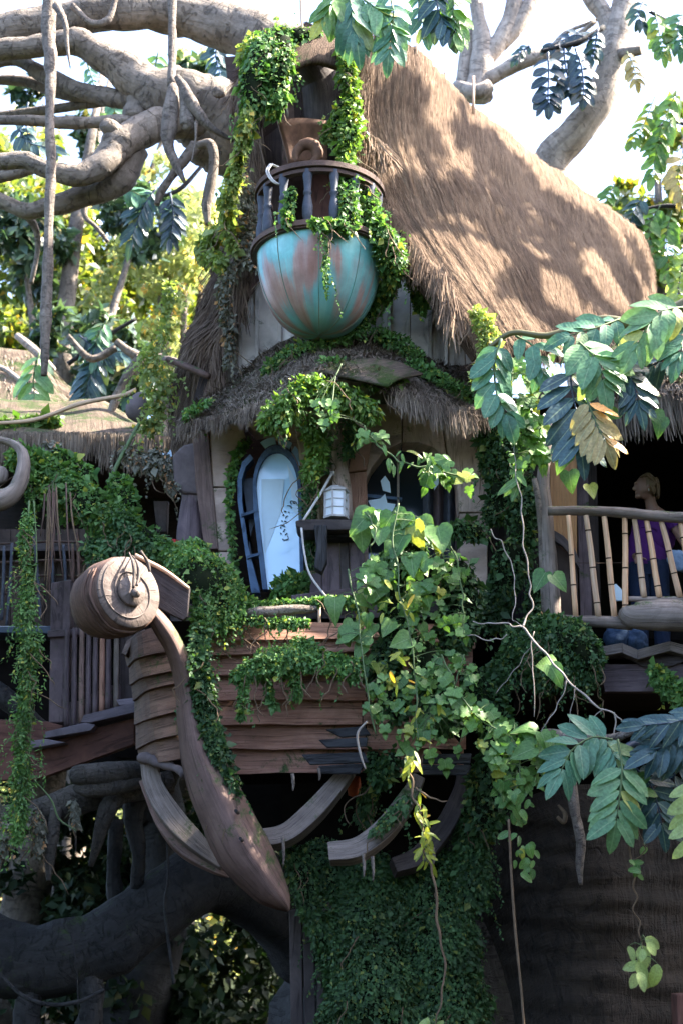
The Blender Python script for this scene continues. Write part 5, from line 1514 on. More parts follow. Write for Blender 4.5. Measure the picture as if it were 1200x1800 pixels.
wb([(-60,760),(400,760),(400,1100),(-60,1100)], 16.2, 'back_wall', .1, 'interior')
wb([(-60,770),(330,790),(330,800),(-60,782)], 14.5, 'ceiling', 1.8, 'interior')
wb([(-60,955),(300,955),(300,968),(-60,968)], 14.6, 'floor_edge', 1.6, 'dark_wood')
for k in range(14):
    x0 = -40 + k * 20
    poly([(x0, 930), (x0 + 19, 930), (x0 + 19, 1108), (x0, 1108)], 14.9 + random.uniform(0, .03), .05, grain=(0, 0, 1)).build('wall_board', K['wall_brown'], lh)
poly([(-40,1100),(95,1100),(95,1114),(-40,1112)], 14.0, .4).build('deck_beam', K['blue_dark'], lh, bev=.01)
poly([(270,880),(296,880),(294,935),(276,935)], 14.9, .12).build('inner_post', K['dark_wood'], lh, bev=.01)
# stick lattice
m_sticks = [((8,960),(3,1090)), ((22,955),(12,1100)), ((90,960),(94,1040)), ((112,958),(116,1035)), ((128,955),(128,1040)), ((135,930),(140,1040)), ((60,940),(72,1090)), ((40,945),(45,1095)), ((150,960),(160,1040)), ((172,960),(170,1010))]
for (a, b) in m_sticks:
    m = MB(); pxtube(m, [(*a, 14.2, 2.6), ((a[0]+b[0])/2+1, (a[1]+b[1])/2, 14.2, 3), (*b, 14.2, 2.6)], n=6, lump=.2, ls=6); m.build('lattice_stick', K['rail'] if random.random() < .4 else K['baluster'], lh, smooth=True)
for y_ in (952, 985, 1012, 1040):
    m = MB(); pxtube(m, [(0, y_ + 4, 14.25, 2), (90, y_, 14.25, 2.4), (185, y_ + 3, 14.25, 2)], n=6, lump=.25, ls=5); m.build('lattice_stick', K['rail'], lh, smooth=True)
# bulging carved pillar at the hut's right side
pc_ = at(335, 955, 12.95)
zt, zb = at(335, 780, 12.95).z, at(335, 968, 12.95).z
H_ = zt - zb
m = MB(); m.lathe([(.12, 0), (.135, .06), (.135, H_ * .18), (.115, H_ * .34), (.095, H_ * .48), (.10, H_ * .54)], (pc_.x, pc_.y, zb), n=20, lump=.01)
pil = thing('carved_pillar', 'bulging purple-grey carved pillar left of the front wall', 'pillar', (pc_.x, pc_.y, zb)); m.build('shaft', K['purple_wood'], pil, smooth=True)
poly([(303,800),(322,782),(352,775),(362,800),(364,862),(350,868),(322,866),(306,846)], 12.82, .3).build('block', K['stone'], pil, bev=.02)
poly([(318,869),(352,866),(348,884),(326,886)], 12.86, .24).build('block', K['stone'], pil, bev=.02)
m = MB(); ell(m, at(306, 957, 12.6), .07, .07, .05, 18, 10, lambda p: p * (1 + .1 * nz(p, 18)))
tag(m.build('red_cap', K['red'], smooth=True), 'small red cap showing over the mossy rail', 'cap')
m = MB(); m.prism([at(x_, y_, 13.0) for x_, y_ in ((285,793),(293,798),(300,790),(303,800),(296,812),(288,805))], (0, .02, 0)); tag(m.build('white_flower', K['curtain'], bev=.003), 'small white blossom hanging under the thatch edge', 'flower')

# roof further off at the far left, with sun stripes
fr = thing('far_roof', 'distant grey thatch roof slope at the left edge catching sun', 'roof', tuple(at(0, 740, 18.5)))
GF = surf([[(-60,600,19.5),(-60,740,18)], [(10,612,19.5),(20,742,18)], [(60,618,19.6),(120,745,18.2)], [(70,625,20),(170,730,19)]], 24, 20)
m = MB(); m.grid(GF); ff = m.build('thatch_slope', K['thatch_grey'], fr, smooth=True, solid=.1)
thatch_strands(GF, 3000, .25, .01, K['straw_grey'], ff, up=1)
m = MB(); pxtube(m, [(30,590,19,6),(60,615,18.9,8),(95,650,18.8,5)], n=8); m.build('ridge_log', K['bark_pale'], fr, smooth=True)
m = MB(); pxtube(m, [(-30,640,18.2,5),(10,650,18.1,5),(60,690,18,4),(85,705,18,3)], n=8); m.build('ridge_log', K['bark_pale'], fr, smooth=True)
gb = thing('grass_bank', 'strip of bright green planting along the top of the left hut roof', 'planting', tuple(at(40, 745, 14.8)))
fuzz('x', '', '', [[(-40,748,14.9,12),(30,746,14.9,11),(100,742,15,8)]], 2600, .07, K['moss_bright'], K['bed'], parent=gb)
m = MB(); pxtube(m, [(-30,745,14.0,3),(60,738,13.9,4),(140,710,13.8,4.5),(215,695,13.7,4),(240,684,13.7,3)], n=8, lump=.15, ls=4)
tag(m.build('leaning_pole', K['bamboo'], smooth=True), 'pale bamboo pole slanting over the left hut roof', 'pole')
m = MB(); pxtube(m, [(245,745,12.9,3.5),(215,800,12.85,4),(190,850,12.8,3.5)], n=7, lump=.15)
tag(m.build('green_pole', K['twig_green'], smooth=True), 'thin green cane slanting down in front of the hut opening', 'pole')
c, r = P2(240, 715, 13.6, 24); m = MB(); ell(m, c, r * .8, r * .5, r * 1.2, 12, 8, lambda p: p * (1 + .5 * nz(p, 6, 3)))
tag(m.build('grey_rock', K['stone'], smooth=True), 'grey lump of rock hanging at the thatch corner behind yellow leaves', 'rock')

# stairs
st = thing('staircase', 'red-brown wooden stairs with purple-grey treads climbing behind the hull', 'stairs', tuple(at(140, 1370, 12.9)))
poly([(236,1262),(236,1308),(62,1371),(-60,1372),(-60,1322),(60,1312),(150,1285)], 12.9, .12).build('stringer', K['red_wood'], st, bev=.006)
poly([(-60,1262),(84,1268),(112,1276),(60,1322),(-60,1326)], 13.1, .1).build('side_board', K['red_wood'], st, bev=.006)
for a in ([(148,1257),(238,1234),(238,1252),(212,1258),(160,1270),(142,1270)], [(80,1286),(150,1270),(168,1274),(160,1284),(78,1298)], [(54,1302),(82,1299),(116,1305),(52,1316)], [(205,1230),(240,1226),(240,1236),(210,1240)]):
    poly(a, 12.75, .6).build('tread', K['tread'], st, bev=.005)
poly([(90,1024),(126,1018),(124,1110),(112,1270),(86,1270)], 13.2, .22).build('newel_post', K['purple_wood'], st, bev=.012)
poly([(84,1108),(215,1100),(216,1112),(84,1120)], 13.15, .1).build('top_rail', K['purple_wood'], st, bev=.006)
for k, (x0, y1) in enumerate(((119,1276),(132,1274),(145,1270),(157,1262),(169,1256),(181,1250),(192,1246),(206,1244))):
    m = MB(); pxtube(m, [(x0, 1104, 13.1, 4.6), (x0 - 1, 1170, 13.1, 5), (x0 - 1.5, y1, 13.05, 5.2)], n=8, res=5, lump=.12, ls=6)
    m.build('baluster', K[['purple_wood', 'purple_wood', 'keel', 'purple_wood', 'purple_wood', 'hull', 'purple_wood', 'rib'][k]], st, smooth=True)
    poly([(x0 - 5, y1 - 40), (x0 + 6, y1 - 42), (x0 + 6, y1), (x0 - 5, y1 + 2)], 13.22, .04).build('riser_board', K['purple_wood'], st)
poly([(212,1112),(236,1104),(238,1236),(210,1240)], 13.3, .06).build('end_board', K['dark_wood'], st)

# short logs lying on the limb
lg = thing('short_log', 'short grey sawn log wedged between the stairs and the lower limb', 'log', tuple(at(200, 1370, 12.4)))
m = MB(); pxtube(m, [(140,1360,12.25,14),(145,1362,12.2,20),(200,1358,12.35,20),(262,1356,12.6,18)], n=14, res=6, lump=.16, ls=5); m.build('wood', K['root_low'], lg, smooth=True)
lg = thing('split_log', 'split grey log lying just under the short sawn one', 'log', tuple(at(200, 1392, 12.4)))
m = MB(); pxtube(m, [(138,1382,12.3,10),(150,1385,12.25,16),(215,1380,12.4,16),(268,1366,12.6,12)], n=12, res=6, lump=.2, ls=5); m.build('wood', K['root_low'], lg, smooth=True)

# carved curl at the far left edge
cv = thing('carved_curl', 'carved wooden curl like a ship figurehead cut by the left edge', 'carving', tuple(at(0, 880, 12.4)))
m = MB(); pxtube(m, [(-40,872,12.3,20),(0,880,12.25,18),(28,862,12.25,14),(42,825,12.25,12),(38,792,12.3,9),(10,775,12.35,6),(-30,770,12.35,6)], n=12, res=7, lump=.12, ls=5, flat=1.3); m.build('curl', K['rib'], cv, smooth=True)
m = MB(); ell(m, at(2, 835, 12.35), .07, .06, .085, 16, 10); m.build('boss', K['rib'], cv, smooth=True)
m = MB(); pxtube(m, [(-30,860,12.2,3),(5,862,12.18,3.5),(22,852,12.2,2.5)], n=8); m.build('tongue', K['rib'], cv, smooth=True)

# ================================================================== creepers and moss
FZ = fuzz
FZ('hanging_creeper', 'thick green creeper curtain draped over the left of the dormer hood', 'creeper', [[(505,62,11.9,22),(470,80,11.8,30),(450,130,11.7,30),(448,180,11.65,22)], [(500,75,11.8,18),(490,120,11.7,24),(488,170,11.65,16),(478,200,11.65,8)], [(555,62,12.0,14),(520,66,11.9,20)], [(440,180,11.7,16),(432,225,11.7,12),(428,260,11.7,8)]], 9000, .055, K['moss_mid'], K['bed'], down=1.1, group='creepers on the treehouse')
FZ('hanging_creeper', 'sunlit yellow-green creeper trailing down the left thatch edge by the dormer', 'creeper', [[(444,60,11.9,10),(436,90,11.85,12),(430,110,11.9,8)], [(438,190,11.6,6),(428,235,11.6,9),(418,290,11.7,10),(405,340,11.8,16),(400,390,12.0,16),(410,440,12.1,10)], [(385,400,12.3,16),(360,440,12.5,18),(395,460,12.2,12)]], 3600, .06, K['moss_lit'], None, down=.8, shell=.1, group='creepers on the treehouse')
FZ('hanging_creeper', 'mossy creeper clinging to the brown left thatch beside the bowl', 'creeper', [[(425,300,12.0,14),(420,380,12.1,18),(425,450,12.2,16),(395,500,12.3,12),(398,560,12.4,8),(405,600,12.4,5),(398,640,12.4,3)], [(440,330,12.1,14),(438,420,12.2,16),(448,470,12.1,8)]], 4200, .045, K['grey_moss'], None, down=.9, shell=.15, group='creepers on the treehouse')
FZ('hanging_creeper', 'bright leafy creeper strip hanging between the dormer and the tan thatch', 'creeper', [[(612,70,11.9,8),(610,120,11.8,14),(618,180,11.7,16),(615,240,11.6,18),(605,290,11.5,14),(612,340,11.45,18)], [(600,190,11.75,14),(585,230,11.7,12),(572,240,11.7,7)]], 6200, .05, K['moss_bright'], K['bed'], down=.8, corer=.5, group='creepers on the treehouse')
FZ('hanging_creeper', 'dark green creeper bunched on the right of the bowl balcony rail', 'creeper', [[(612,300,11.4,20),(610,350,11.25,16),(612,392,11.15,18),(570,394,11.05,7),(548,392,11.05,5)], [(650,345,11.5,14),(662,400,11.35,17),(684,430,11.4,20),(690,470,11.6,24),(672,520,11.9,14),(640,560,12.1,12)], [(700,420,11.7,22),(730,480,11.9,22),(738,540,12.1,12)], [(512,335,11.25,8),(508,365,11.2,10),(505,395,11.15,6)]], 12000, .042, K['moss_mid'], K['bed'], down=.6, corer=.55, group='creepers on the treehouse')
FZ('hanging_creeper', 'thin creeper thread running down the face of the turquoise bowl', 'creeper', [[(572,395,11.12,5),(574,440,11.12,5),(572,480,11.2,4),(576,520,11.3,3)]], 420, .03, K['moss_mid'], None, down=.9, group='creepers on the treehouse')
FZ('hanging_creeper', 'moss bank spreading over the porch thatch below the bowl', 'creeper', [[(640,575,12.0,12),(600,592,11.95,12),(560,610,11.95,16),(510,630,12.05,18),(470,655,12.1,12)], [(660,585,12.0,10),(700,605,12.05,14),(740,632,11.95,10)], [(350,715,12.3,7),(330,732,12.2,7),(370,705,12.3,6)], [(720,640,11.75,14),(770,665,11.7,12),(830,700,11.75,14)], [(560,640,11.7,10),(600,640,11.6,10)]], 9000, .035, K['moss_mid'], K['bed'], down=.1, corer=.35, ysq=1.0, group='creepers on the treehouse')
FZ('hanging_creeper', 'bright green ferny growth spilling from under the porch eyebrow', 'creeper', [[(545,670,11.35,14),(520,700,11.3,22),(490,730,11.35,22),(470,745,11.4,12)], [(560,680,11.35,20),(590,700,11.4,24),(620,705,11.4,24),(650,730,11.4,16)], [(545,740,11.6,22),(560,790,11.7,18),(540,840,11.8,12)], [(700,672,11.5,14),(650,670,11.45,12)]], 7500, .062, K['moss_bright'], None, down=.7, shell=.2, group='creepers on the treehouse', tmpl=tmpl_rhomb(.24, .08))
FZ('hanging_creeper', 'dull green moss coating the middle pier between the two arches', 'creeper', [[(600,700,11.9,16),(620,760,12.0,14),(610,800,12.05,10)], [(545,850,12.1,10),(545,930,12.1,9),(548,1000,12.1,8)], [(570,760,12.05,16),(572,830,12.1,8)]], 5200, .03, K['moss_dark'], None, down=.4, shell=.3, group='creepers on the treehouse')
FZ('hanging_creeper', 'glossy small-leaved creeper lining the left jamb of the left arch', 'creeper', [[(440,772,12.62,4),(418,800,12.62,4),(405,860,12.62,5),(406,930,12.6,5),(412,1000,12.55,6)]], 700, .05, K['moss_mid'], None, down=.5, group='creepers on the treehouse')
FZ('shrub', 'dense fine-leaved green bush on the hull top left of the blue window', 'bush', [[(330,985,11.6,26),(360,1010,11.4,40),(380,1050,11.35,42),(400,1075,11.3,30),(440,1062,11.35,10)], [(310,975,11.8,18),(350,970,11.6,20)], [(372,1080,11.25,26),(360,1110,11.25,16)]], 34000, .032, K['moss_mid'], K['bed'], down=.1, corer=.85, shell=.75, group='creepers on the hull')
FZ('low_plant', 'small leafy plant at the foot of the pale window pane', 'plant', [[(490,1040,12.1,14),(515,1025,12.1,18),(535,1030,12.1,12)]], 1100, .05, K['moss_mid'], None, group='creepers on the hull', down=-.2)
FZ('creeper', 'ivy strip running down between the keel and the hull planks', 'creeper', [[(352,1110,11.0,16),(352,1160,10.95,14),(358,1220,10.95,17),(372,1280,10.95,16),(385,1330,10.95,14),(402,1380,10.95,12),(415,1420,10.95,7)]], 7000, .042, K['moss_dark'], K['bed'], down=.6, corer=.6, group='creepers on the hull')
FZ('creeper', 'sill moss mat along the top edge of the hull planks', 'creeper', [[(400,1080,11.3,12),(450,1066,11.3,7),(520,1060,11.3,6),(600,1056,11.3,7),(640,1070,11.2,9)], [(440,1092,11.25,9),(500,1096,11.2,9),(540,1095,11.2,5)]], 6000, .03, K['moss_mid'], K['bed'], down=.3, corer=.5, group='creepers on the hull')
FZ('creeper', 'mossy tuft growing across the third and fourth hull planks', 'creeper', [[(415,1190,11.15,10),(450,1175,11.1,18),(500,1160,11.1,26),(545,1158,11.1,24),(590,1165,11.1,24),(625,1178,11.1,18)], [(520,1130,11.15,14),(550,1140,11.1,12)], [(430,1200,11.1,8),(425,1235,11.1,6),(423,1262,11.1,4)], [(520,1195,11.1,12),(524,1225,11.1,4)], [(470,1195,11.15,6),(480,1245,11.15,4)]], 11000, .036, K['moss_mid'], None, down=.7, shell=.35, group='creepers on the hull')
FZ('creeper', 'dark creeper mass covering the wall right of the second arch', 'creeper', [[(856,740,12.0,18),(866,790,12.0,26),(880,850,11.95,26),(868,905,11.9,24)], [(880,740,11.9,20),(900,800,11.85,24),(915,870,11.8,24),(920,930,11.8,20),(905,985,11.9,22)], [(900,970,11.7,30),(880,1040,11.75,26),(860,1090,11.8,22)], [(940,1020,11.6,12),(935,1070,11.6,14)], [(800,930,11.8,14),(840,935,11.8,16)]], 20000, .045, K['moss_dark'], K['bed'], down=.6, corer=.8, shell=.6, group='creepers on the treehouse')
FZ('mossy_mound', 'big rounded clump of fine dark creeper under the balcony post', 'creeper', [[(930,1110,11.3,26),(985,1125,11.2,38),(1020,1150,11.2,40),(1015,1190,11.3,36)], [(900,1120,11.3,20),(950,1150,11.3,34),(960,1200,11.4,26)], [(890,1160,11.5,20),(870,1200,11.6,16)]], 32000, .036, K['moss_dark'], K['bed'], down=.3, corer=.74, shell=.74, lumpy=.3)
FZ('mossy_column', 'broad column of fine dark creeper hanging under the hull', 'creeper', [[(640,1540,12.1,60),(650,1620,12.0,80),(650,1720,11.95,95),(655,1860,11.95,110)], [(760,1540,12.1,60),(760,1640,12.0,75),(770,1740,12.0,80),(780,1860,12.0,90)], [(820,1420,11.95,30),(830,1500,11.95,36),(820,1580,12.0,40)], [(560,1500,12.1,30),(590,1560,12.05,36)], [(500,1490,11.6,10),(530,1530,11.7,24),(545,1590,11.75,20),(570,1650,11.8,16)]], 110000, .036, K['moss_dark'], K['bed'], down=.8, corer=.66, shell=.66, lumpy=.35)
FZ('creeper', 'dry moss fringe hanging from the middle rib', 'creeper', [[(715,1400,11.3,8),(690,1430,11.25,10),(660,1460,11.2,8)], [(650,1385,11.9,14),(640,1440,12,18)]], 2200, .045, K['moss_dark'], None, down=1.2, shell=.1, group='creepers on the hull')
FZ('creeper', 'leafy dark creeper behind the hanging vines right of the hull', 'creeper', [[(830,1190,11.6,26),(860,1250,11.5,34),(880,1310,11.5,36),(860,1380,11.6,34),(850,1450,11.7,26)], [(760,1200,11.25,30),(780,1260,11.2,30),(740,1130,11.2,24)], [(655,1330,11.5,18),(670,1370,11.5,14),(690,1330,11.4,14)], [(700,1250,11.2,26),(670,1180,11.2,20),(700,1100,11.2,30),(690,1020,11.2,34),(720,960,11.2,30)], [(800,1000,11.4,30),(810,1080,11.4,34),(790,1130,11.4,24)]], 24000, .052, K['moss_dark'], K['bed'], down=.6, corer=.75, shell=.5)
# left garlands
FZ('garland', 'thick mossy garland swooping from the far left over the lattice', 'creeper', [[(30,800,12.6,18),(70,820,12.6,26),(110,845,12.6,30),(140,880,12.55,34),(180,900,12.5,34),(215,920,12.45,30),(250,945,12.4,22),(300,972,12.3,18)], [(100,800,12.7,14),(150,835,12.6,18)], [(210,850,12.6,20),(225,890,12.5,20)], [(60,850,12.5,16),(65,880,12.5,16)]], 22000, .050, K['moss_mid'], K['bed'], down=.5, corer=.75, shell=.6, group='garlands of the left hut')
FZ('garland', 'dry grey-green tangle hanging under the thatch corner', 'creeper', [[(220,790,12.9,14),(250,810,12.9,18),(275,810,12.9,22),(298,830,12.9,14),(302,860,12.9,6)], [(70,790,13.0,12),(100,785,13.0,12)]], 4200, .05, K['grey_moss'], None, down=1.0, shell=.05, group='garlands of the left hut')
FZ('garland', 'bushy green creeper rope at the left hut post reaching the scroll', 'creeper', [[(210,905,12.3,18),(240,950,12.2,18),(250,975,12.2,16)], [(170,950,12.5,16),(200,960,12.3,18),(225,970,12.2,12)], [(150,960,12.3,10),(180,990,12.2,10),(170,1020,11.9,8)]], 5200, .05, K['moss_dark'], None, down=.8, shell=.1, group='garlands of the left hut')
FZ('hanging_vine', 'long leafy vine rope hanging down the far left past the stairs', 'vine', [[(50,900,12.0,10),(45,960,11.95,10),(50,1020,11.95,12),(45,1080,11.9,16),(50,1140,11.9,20),(50,1200,11.9,16),(42,1260,11.9,12),(38,1320,11.9,20),(40,1370,11.9,18),(35,1430,11.9,14),(32,1480,11.9,8)], [(60,1130,11.85,8),(72,1160,11.85,6)]], 6500, .046, K['moss_mid'], None, down=.6, shell=.0, tmpl=tmpl_rhomb(.2, .06), hang=(110, .3))
m = MB()
for L in ([(52,880,12.0,2),(47,1000,11.95,2),(48,1150,11.9,2),(40,1300,11.9,2),(34,1480,11.9,1)], [(60,880,12.0,1.5),(64,1000,11.95,1.5),(40,1150,11.9,1.5),(55,1260,11.9,1.5),(44,1400,11.9,1)], [(8,1310,11.9,1),(25,1290,11.9,1.5),(42,1255,11.9,1.5)], [(60,1370,11.9,1),(90,1405,11.9,1.5),(105,1440,11.9,1.5),(135,1460,11.9,1)]):
    pxtube(m, L, n=5, res=5, lump=.2)
tag(m.build('vine_stems', K['twig_green'], smooth=True), 'bare green stems inside the long vine at the far left', 'vine stems')
FZ('sunny_vine', 'bright sunlit yellow vine bunch hanging at the left thatch corner', 'vine', [[(262,610,13.0,16),(268,650,12.9,26),(280,690,12.9,30),(275,730,12.9,24),(262,755,12.9,12)], [(290,560,13.4,6),(300,500,13.6,6),(285,620,13.1,8)]], 1500, .065, K['moss_lit'], None, down=.5, shell=.0, tmpl=tmpl_rhomb(.3, .08), hang=(60, .35))
FZ('low_plant', 'small fern tuft on the purple fascia at the right edge', 'plant', [[(1150,1175,11.3,8),(1165,1200,11.3,16),(1185,1215,11.3,14),(1200,1230,11.3,12)]], 1500, .05, K['moss_mid'], None, down=.3, group='creepers on the treehouse')
FZ('creeper', 'sunlit scrub growing at the lower front corner of the tan thatch', 'creeper', [[(850,560,11.25,14),(862,600,11.2,18),(850,640,11.2,16),(836,670,11.3,12)], [(835,545,11.3,8),(870,640,11.2,12)]], 2600, .045, K['moss_lit'], None, down=.4, shell=.1, group='creepers on the treehouse')
FZ('grey_moss', 'grey rag of dry moss draped over the lower left limb', 'moss', [[(60,1430,12.3,16),(70,1470,12.3,10),(68,1500,12.3,5)], [(0,1440,12.3,26),(8,1490,12.3,14)], [(130,1410,12.3,10),(134,1450,12.3,5)]], 3000, .05, K['grey_moss'], None, down=1.3, shell=.2)
# hanging fibres at the left
fb = thing('hanging_fibres', 'bunch of thin reddish aerial roots hanging from the mossy garland', 'roots', tuple(at(92, 1000, 12.3)))
for k in range(16):
    x0 = random.choice([random.uniform(84, 100), random.uniform(60, 130)])
    y0 = 845 + random.uniform(0, 25); l_ = random.uniform(60, 190) if x0 < 140 else random.uniform(50, 80)
    m = MB(); d_ = random.uniform(-14, 14)
    pxtube(m, [(x0, y0, 12.3, 1.6), (x0 + d_ * .3, y0 + l_ * .5, 12.25, 1.6), (x0 + d_, y0 + l_, 12.25, .8)], n=5, res=4, lump=.2)
    m.build('rootlet', K['twig_brown'] if random.random() < .6 else K['rail'], fb, smooth=True)

# ================================================================== leaf by leaf plants
MESH = {}
def LM(kind, mat):
    k = (kind, mat)
    if k not in MESH: MESH[k] = [leaf_data('leaf_' + kind, kind, K[mat], c_, t_) for c_, t_ in ((.02, .1), (.12, -.35), (.26, .3), (-.08, .5), (.40, -.1))]
    return MESH[k]
def put_leaf(name, me, p, d, n_, s, root, sx=1.0):
    if isinstance(me, list): me = random.choice(me)
    D = Vector(d).normalized(); N = Vector(n_)
    X = D.cross(N).normalized(); N = X.cross(D)
    off = Vector(ORG.get(root.name, (0, 0, 0)))
    q = Vector(p) - off
    M_ = Matrix(((X.x * s * sx, D.x * s, N.x * s, q.x), (X.y * s * sx, D.y * s, N.y * s, q.y), (X.z * s * sx, D.z * s, N.z * s, q.z), (0, 0, 0, 1)))
    o = bpy.data.objects.new(name, me); COL.objects.link(o); o.parent = root; o.matrix_basis = M_
    return o
def leafy_vine(name, label, stems, leaves, stem_mat='twig_green', cat='vine', group=None, sr=1.6, droop=1.0):
    """stems: px paths; leaves: (kind, mat, n, [blob (px,py,Y,rx,ry)], size px range)"""
    p0 = stems[0][0]
    root = thing(name, label, cat, tuple(at(*p0[:3])), group)
    for s in stems:
        m = MB(); pxtube(m, [(q[0], q[1], q[2], q[3] if len(q) > 3 else sr) for q in s], kink=2.5, n=6, res=5, lump=.18, ls=7)
        m.build('stem', K[stem_mat], root, smooth=True)
    SP = [cr(np.array([tuple(q[:3]) for q in s], float), np.linspace(0, 1, 40)) for s in stems]
    SP = np.concatenate(SP)
    pm = MB()
    for kind, mat, n, blobs, (s0, s1) in leaves:
        me = LM(kind, mat)
        wts = [b[3] * b[4] for b in blobs]
        for _ in range(n):
            b = random.choices(blobs, wts)[0]
            while True:
                u, v = random.uniform(-1, 1), random.uniform(-1, 1)
                if u * u + v * v < 1: break
            x_, y_, Y_ = b[0] + u * b[3], b[1] + v * b[4], b[2] + random.uniform(-.12, .12)
            p = at(x_, y_, Y_)
            a = random.gauss(0, .8)
            d = Vector((math.sin(a), random.uniform(-.5, .1), -math.cos(a) * droop))
            nn = Vector((random.gauss(0, .35), -1, .55 + random.gauss(0, .3)))
            s = random.uniform(s0 * .75, s1) * mpp(y_, Y_)
            put_leaf('leaf', me, p, d, nn, s, root, random.uniform(.8, 1.1))
            if s0 >= 18:
                j = int(np.argmin((SP[:, 0] - x_) ** 2 + (SP[:, 1] - y_) ** 2)); q = at(*SP[j])
                if (q - p).length < .35: pm.tube([q, q.lerp(p, .5) + Vector((0, 0, .02)), p], [.003, .003, .002], n=4, res=2)
    if pm.v: pm.build('leaf_stalks', K['twig_green'], root, kind='stuff')
    return root
leafy_vine('leafy_vine', 'large heart-leaved green vine climbing over the shelf and the hull middle',
    [[(700,885,10.95),(690,960,10.9),(700,1040,10.85),(720,1120,10.85),(730,1200,10.85),(735,1300,10.8)], [(660,1290,10.9),(640,1180,10.9),(630,1080,10.95),(612,1000,11.0)], [(790,960,11.0),(812,1040,11.0),(815,1080,11.0)], [(650,960,10.9),(660,930,10.95),(640,900,11.0)]],
    [('heart', 'vine', 34, [(700,925,11.05,70,36),(745,950,11.05,40,40)], (28,56)),
     ('lobed', 'vine', 28, [(660,985,11.0,60,45),(710,1020,11.0,70,50)], (24,50)),
     ('heart', 'vine', 22, [(620,1060,11.05,42,60),(680,1090,11.0,60,50),(640,1140,11.05,50,40)], (22,50)),
     ('lobed', 'vine', 44, [(690,1200,10.95,60,60),(720,1250,10.95,60,50),(665,1240,11.0,30,40)], (16,30)),
     ('lobed', 'vine', 26, [(770,1090,11.0,50,60),(790,1020,11.1,40,50)], (22,36)),
     ('long', 'vine_yellow', 34, [(695,1050,10.85,35,45),(715,1110,10.85,25,40),(700,1170,10.85,30,40),(745,1230,10.85,30,40)], (16,28))])
leafy_vine('leafy_vine', 'lobed-leaf vine spreading below the twig to the right of the hull',
    [[(775,1150,10.9),(800,1210,10.85),(850,1270,10.8),(900,1300,10.75),(915,1380,10.75)], [(760,1250,10.9),(800,1200,10.9),(815,1150,10.9)], [(880,1290,10.8),(960,1290,10.75)]],
    [('lobed', 'vine', 60, [(790,1180,10.95,50,40),(820,1240,10.9,45,40),(760,1300,10.95,50,40)], (20,36)),
     ('lobed', 'vine', 66, [(880,1300,10.85,50,40),(930,1320,10.85,50,50),(900,1370,10.85,36,40)], (20,38)),
     ('oval', 'vine', 34, [(915,1440,10.8,22,60),(920,1500,10.8,20,36)], (14,26)),
     ('heart', 'vine', 8, [(965,1180,10.7,20,16),(955,1300,10.7,26,20)], (34,50))])
leafy_vine('trailing_vine', 'long yellowing vine trailing from the hull down past the ribs',
    [[(712,1335,10.7,2.6),(724,1390,10.65,2.6),(738,1440,10.6,2.2),(745,1500,10.6,2),(765,1560,10.6,2.6),(772,1640,10.6,2.6),(782,1700,10.6,2.2),(775,1760,10.6,2),(765,1800,10.6,1.5)], [(730,1385,10.65,2),(755,1402,10.6,1.6),(785,1408,10.6,1)]],
    [('long', 'vine_yellow', 46, [(718,1340,10.65,12,30),(738,1420,10.6,9,30),(750,1470,10.6,10,34),(750,1505,10.6,8,18)], (18,32)),
     ('long', 'pale_leaf', 9, [(722,1330,10.6,16,14),(755,1790,10.6,24,18)], (30,44))], 'twig_brown')
leafy_vine('climbing_sprig', 'curling light green sprig crossing the top of the right arch',
    [[(640,748,11.3),(665,785,11.25),(700,812,11.2),(750,820,11.2),(800,835,11.2),(830,838,11.2)], [(590,660,11.3),(600,640,11.35)]],
    [('long', 'vine', 26, [(680,800,11.2,40,18),(750,812,11.2,50,18)], (16,30)), ('lobed', 'vine', 12, [(780,825,11.2,34,22),(830,840,11.15,30,24)], (26,44)), ('lobed', 'vine', 5, [(655,760,11.3,18,10)], (26,38)), ('lobed', 'vine', 14, [(500,735,11.25,30,20),(570,720,11.25,34,20)], (18,30))])
leafy_vine('hanging_sprig', 'light green sprig hanging in front of the hut corner left of the post',
    [[(900,640,10.9),(895,720,10.85),(905,800,10.8),(912,880,10.8)], [(985,640,10.8),(1000,600,10.8)]],
    [('lobed', 'vine', 50, [(915,660,10.85,32,36),(930,720,10.8,34,50),(925,790,10.8,28,40)], (26,44)), ('long', 'moss_bright', 10, [(980,600,10.7,24,20),(960,640,10.75,20,20)], (24,36)), ('heart', 'vine', 4, [(890,735,10.8,8,8),(965,1005,10.9,8,10),(1000,830,10.9,6,6)], (34,44)), ('long', 'vine', 6, [(905,840,10.8,12,20),(870,735,10.8,20,6)], (40,60))])
leafy_vine('hanging_sprig', 'thin bare-stemmed vine ending in a cluster of light oval leaves at lower right',
    [[(1095,1420,10.2,1.6),(1105,1490,10.2,1.6),(1112,1560,10.2,1.6),(1124,1620,10.2,1.5),(1127,1680,10.2,1.2)], [(1108,1380,10.2,2),(1112,1430,10.2,1.8),(1130,1480,10.2,1.4),(1128,1500,10.2,1.2),(1115,1512,10.2,1)]],
    [('oval', 'pale_leaf', 13, [(1130,1680,10.15,36,34)], (30,46)), ('oval', 'vine', 5, [(1110,1530,10.2,14,22)], (16,24)), ('oval', 'vine', 1, [(1135,1488,10.2,3,3)], (18,20))], 'twig_brown')
m = MB(); pxtube(m, [(893,1440,10.7,2.2),(898,1540,10.7,2.6),(905,1640,10.7,2.6),(915,1740,10.7,2.4),(922,1830,10.7,2.4)], n=6)
tag(m.build('bare_vine', K['twig_brown'], smooth=True), 'bare straight vine stem hanging in front of the dark trunk arch', 'vine')
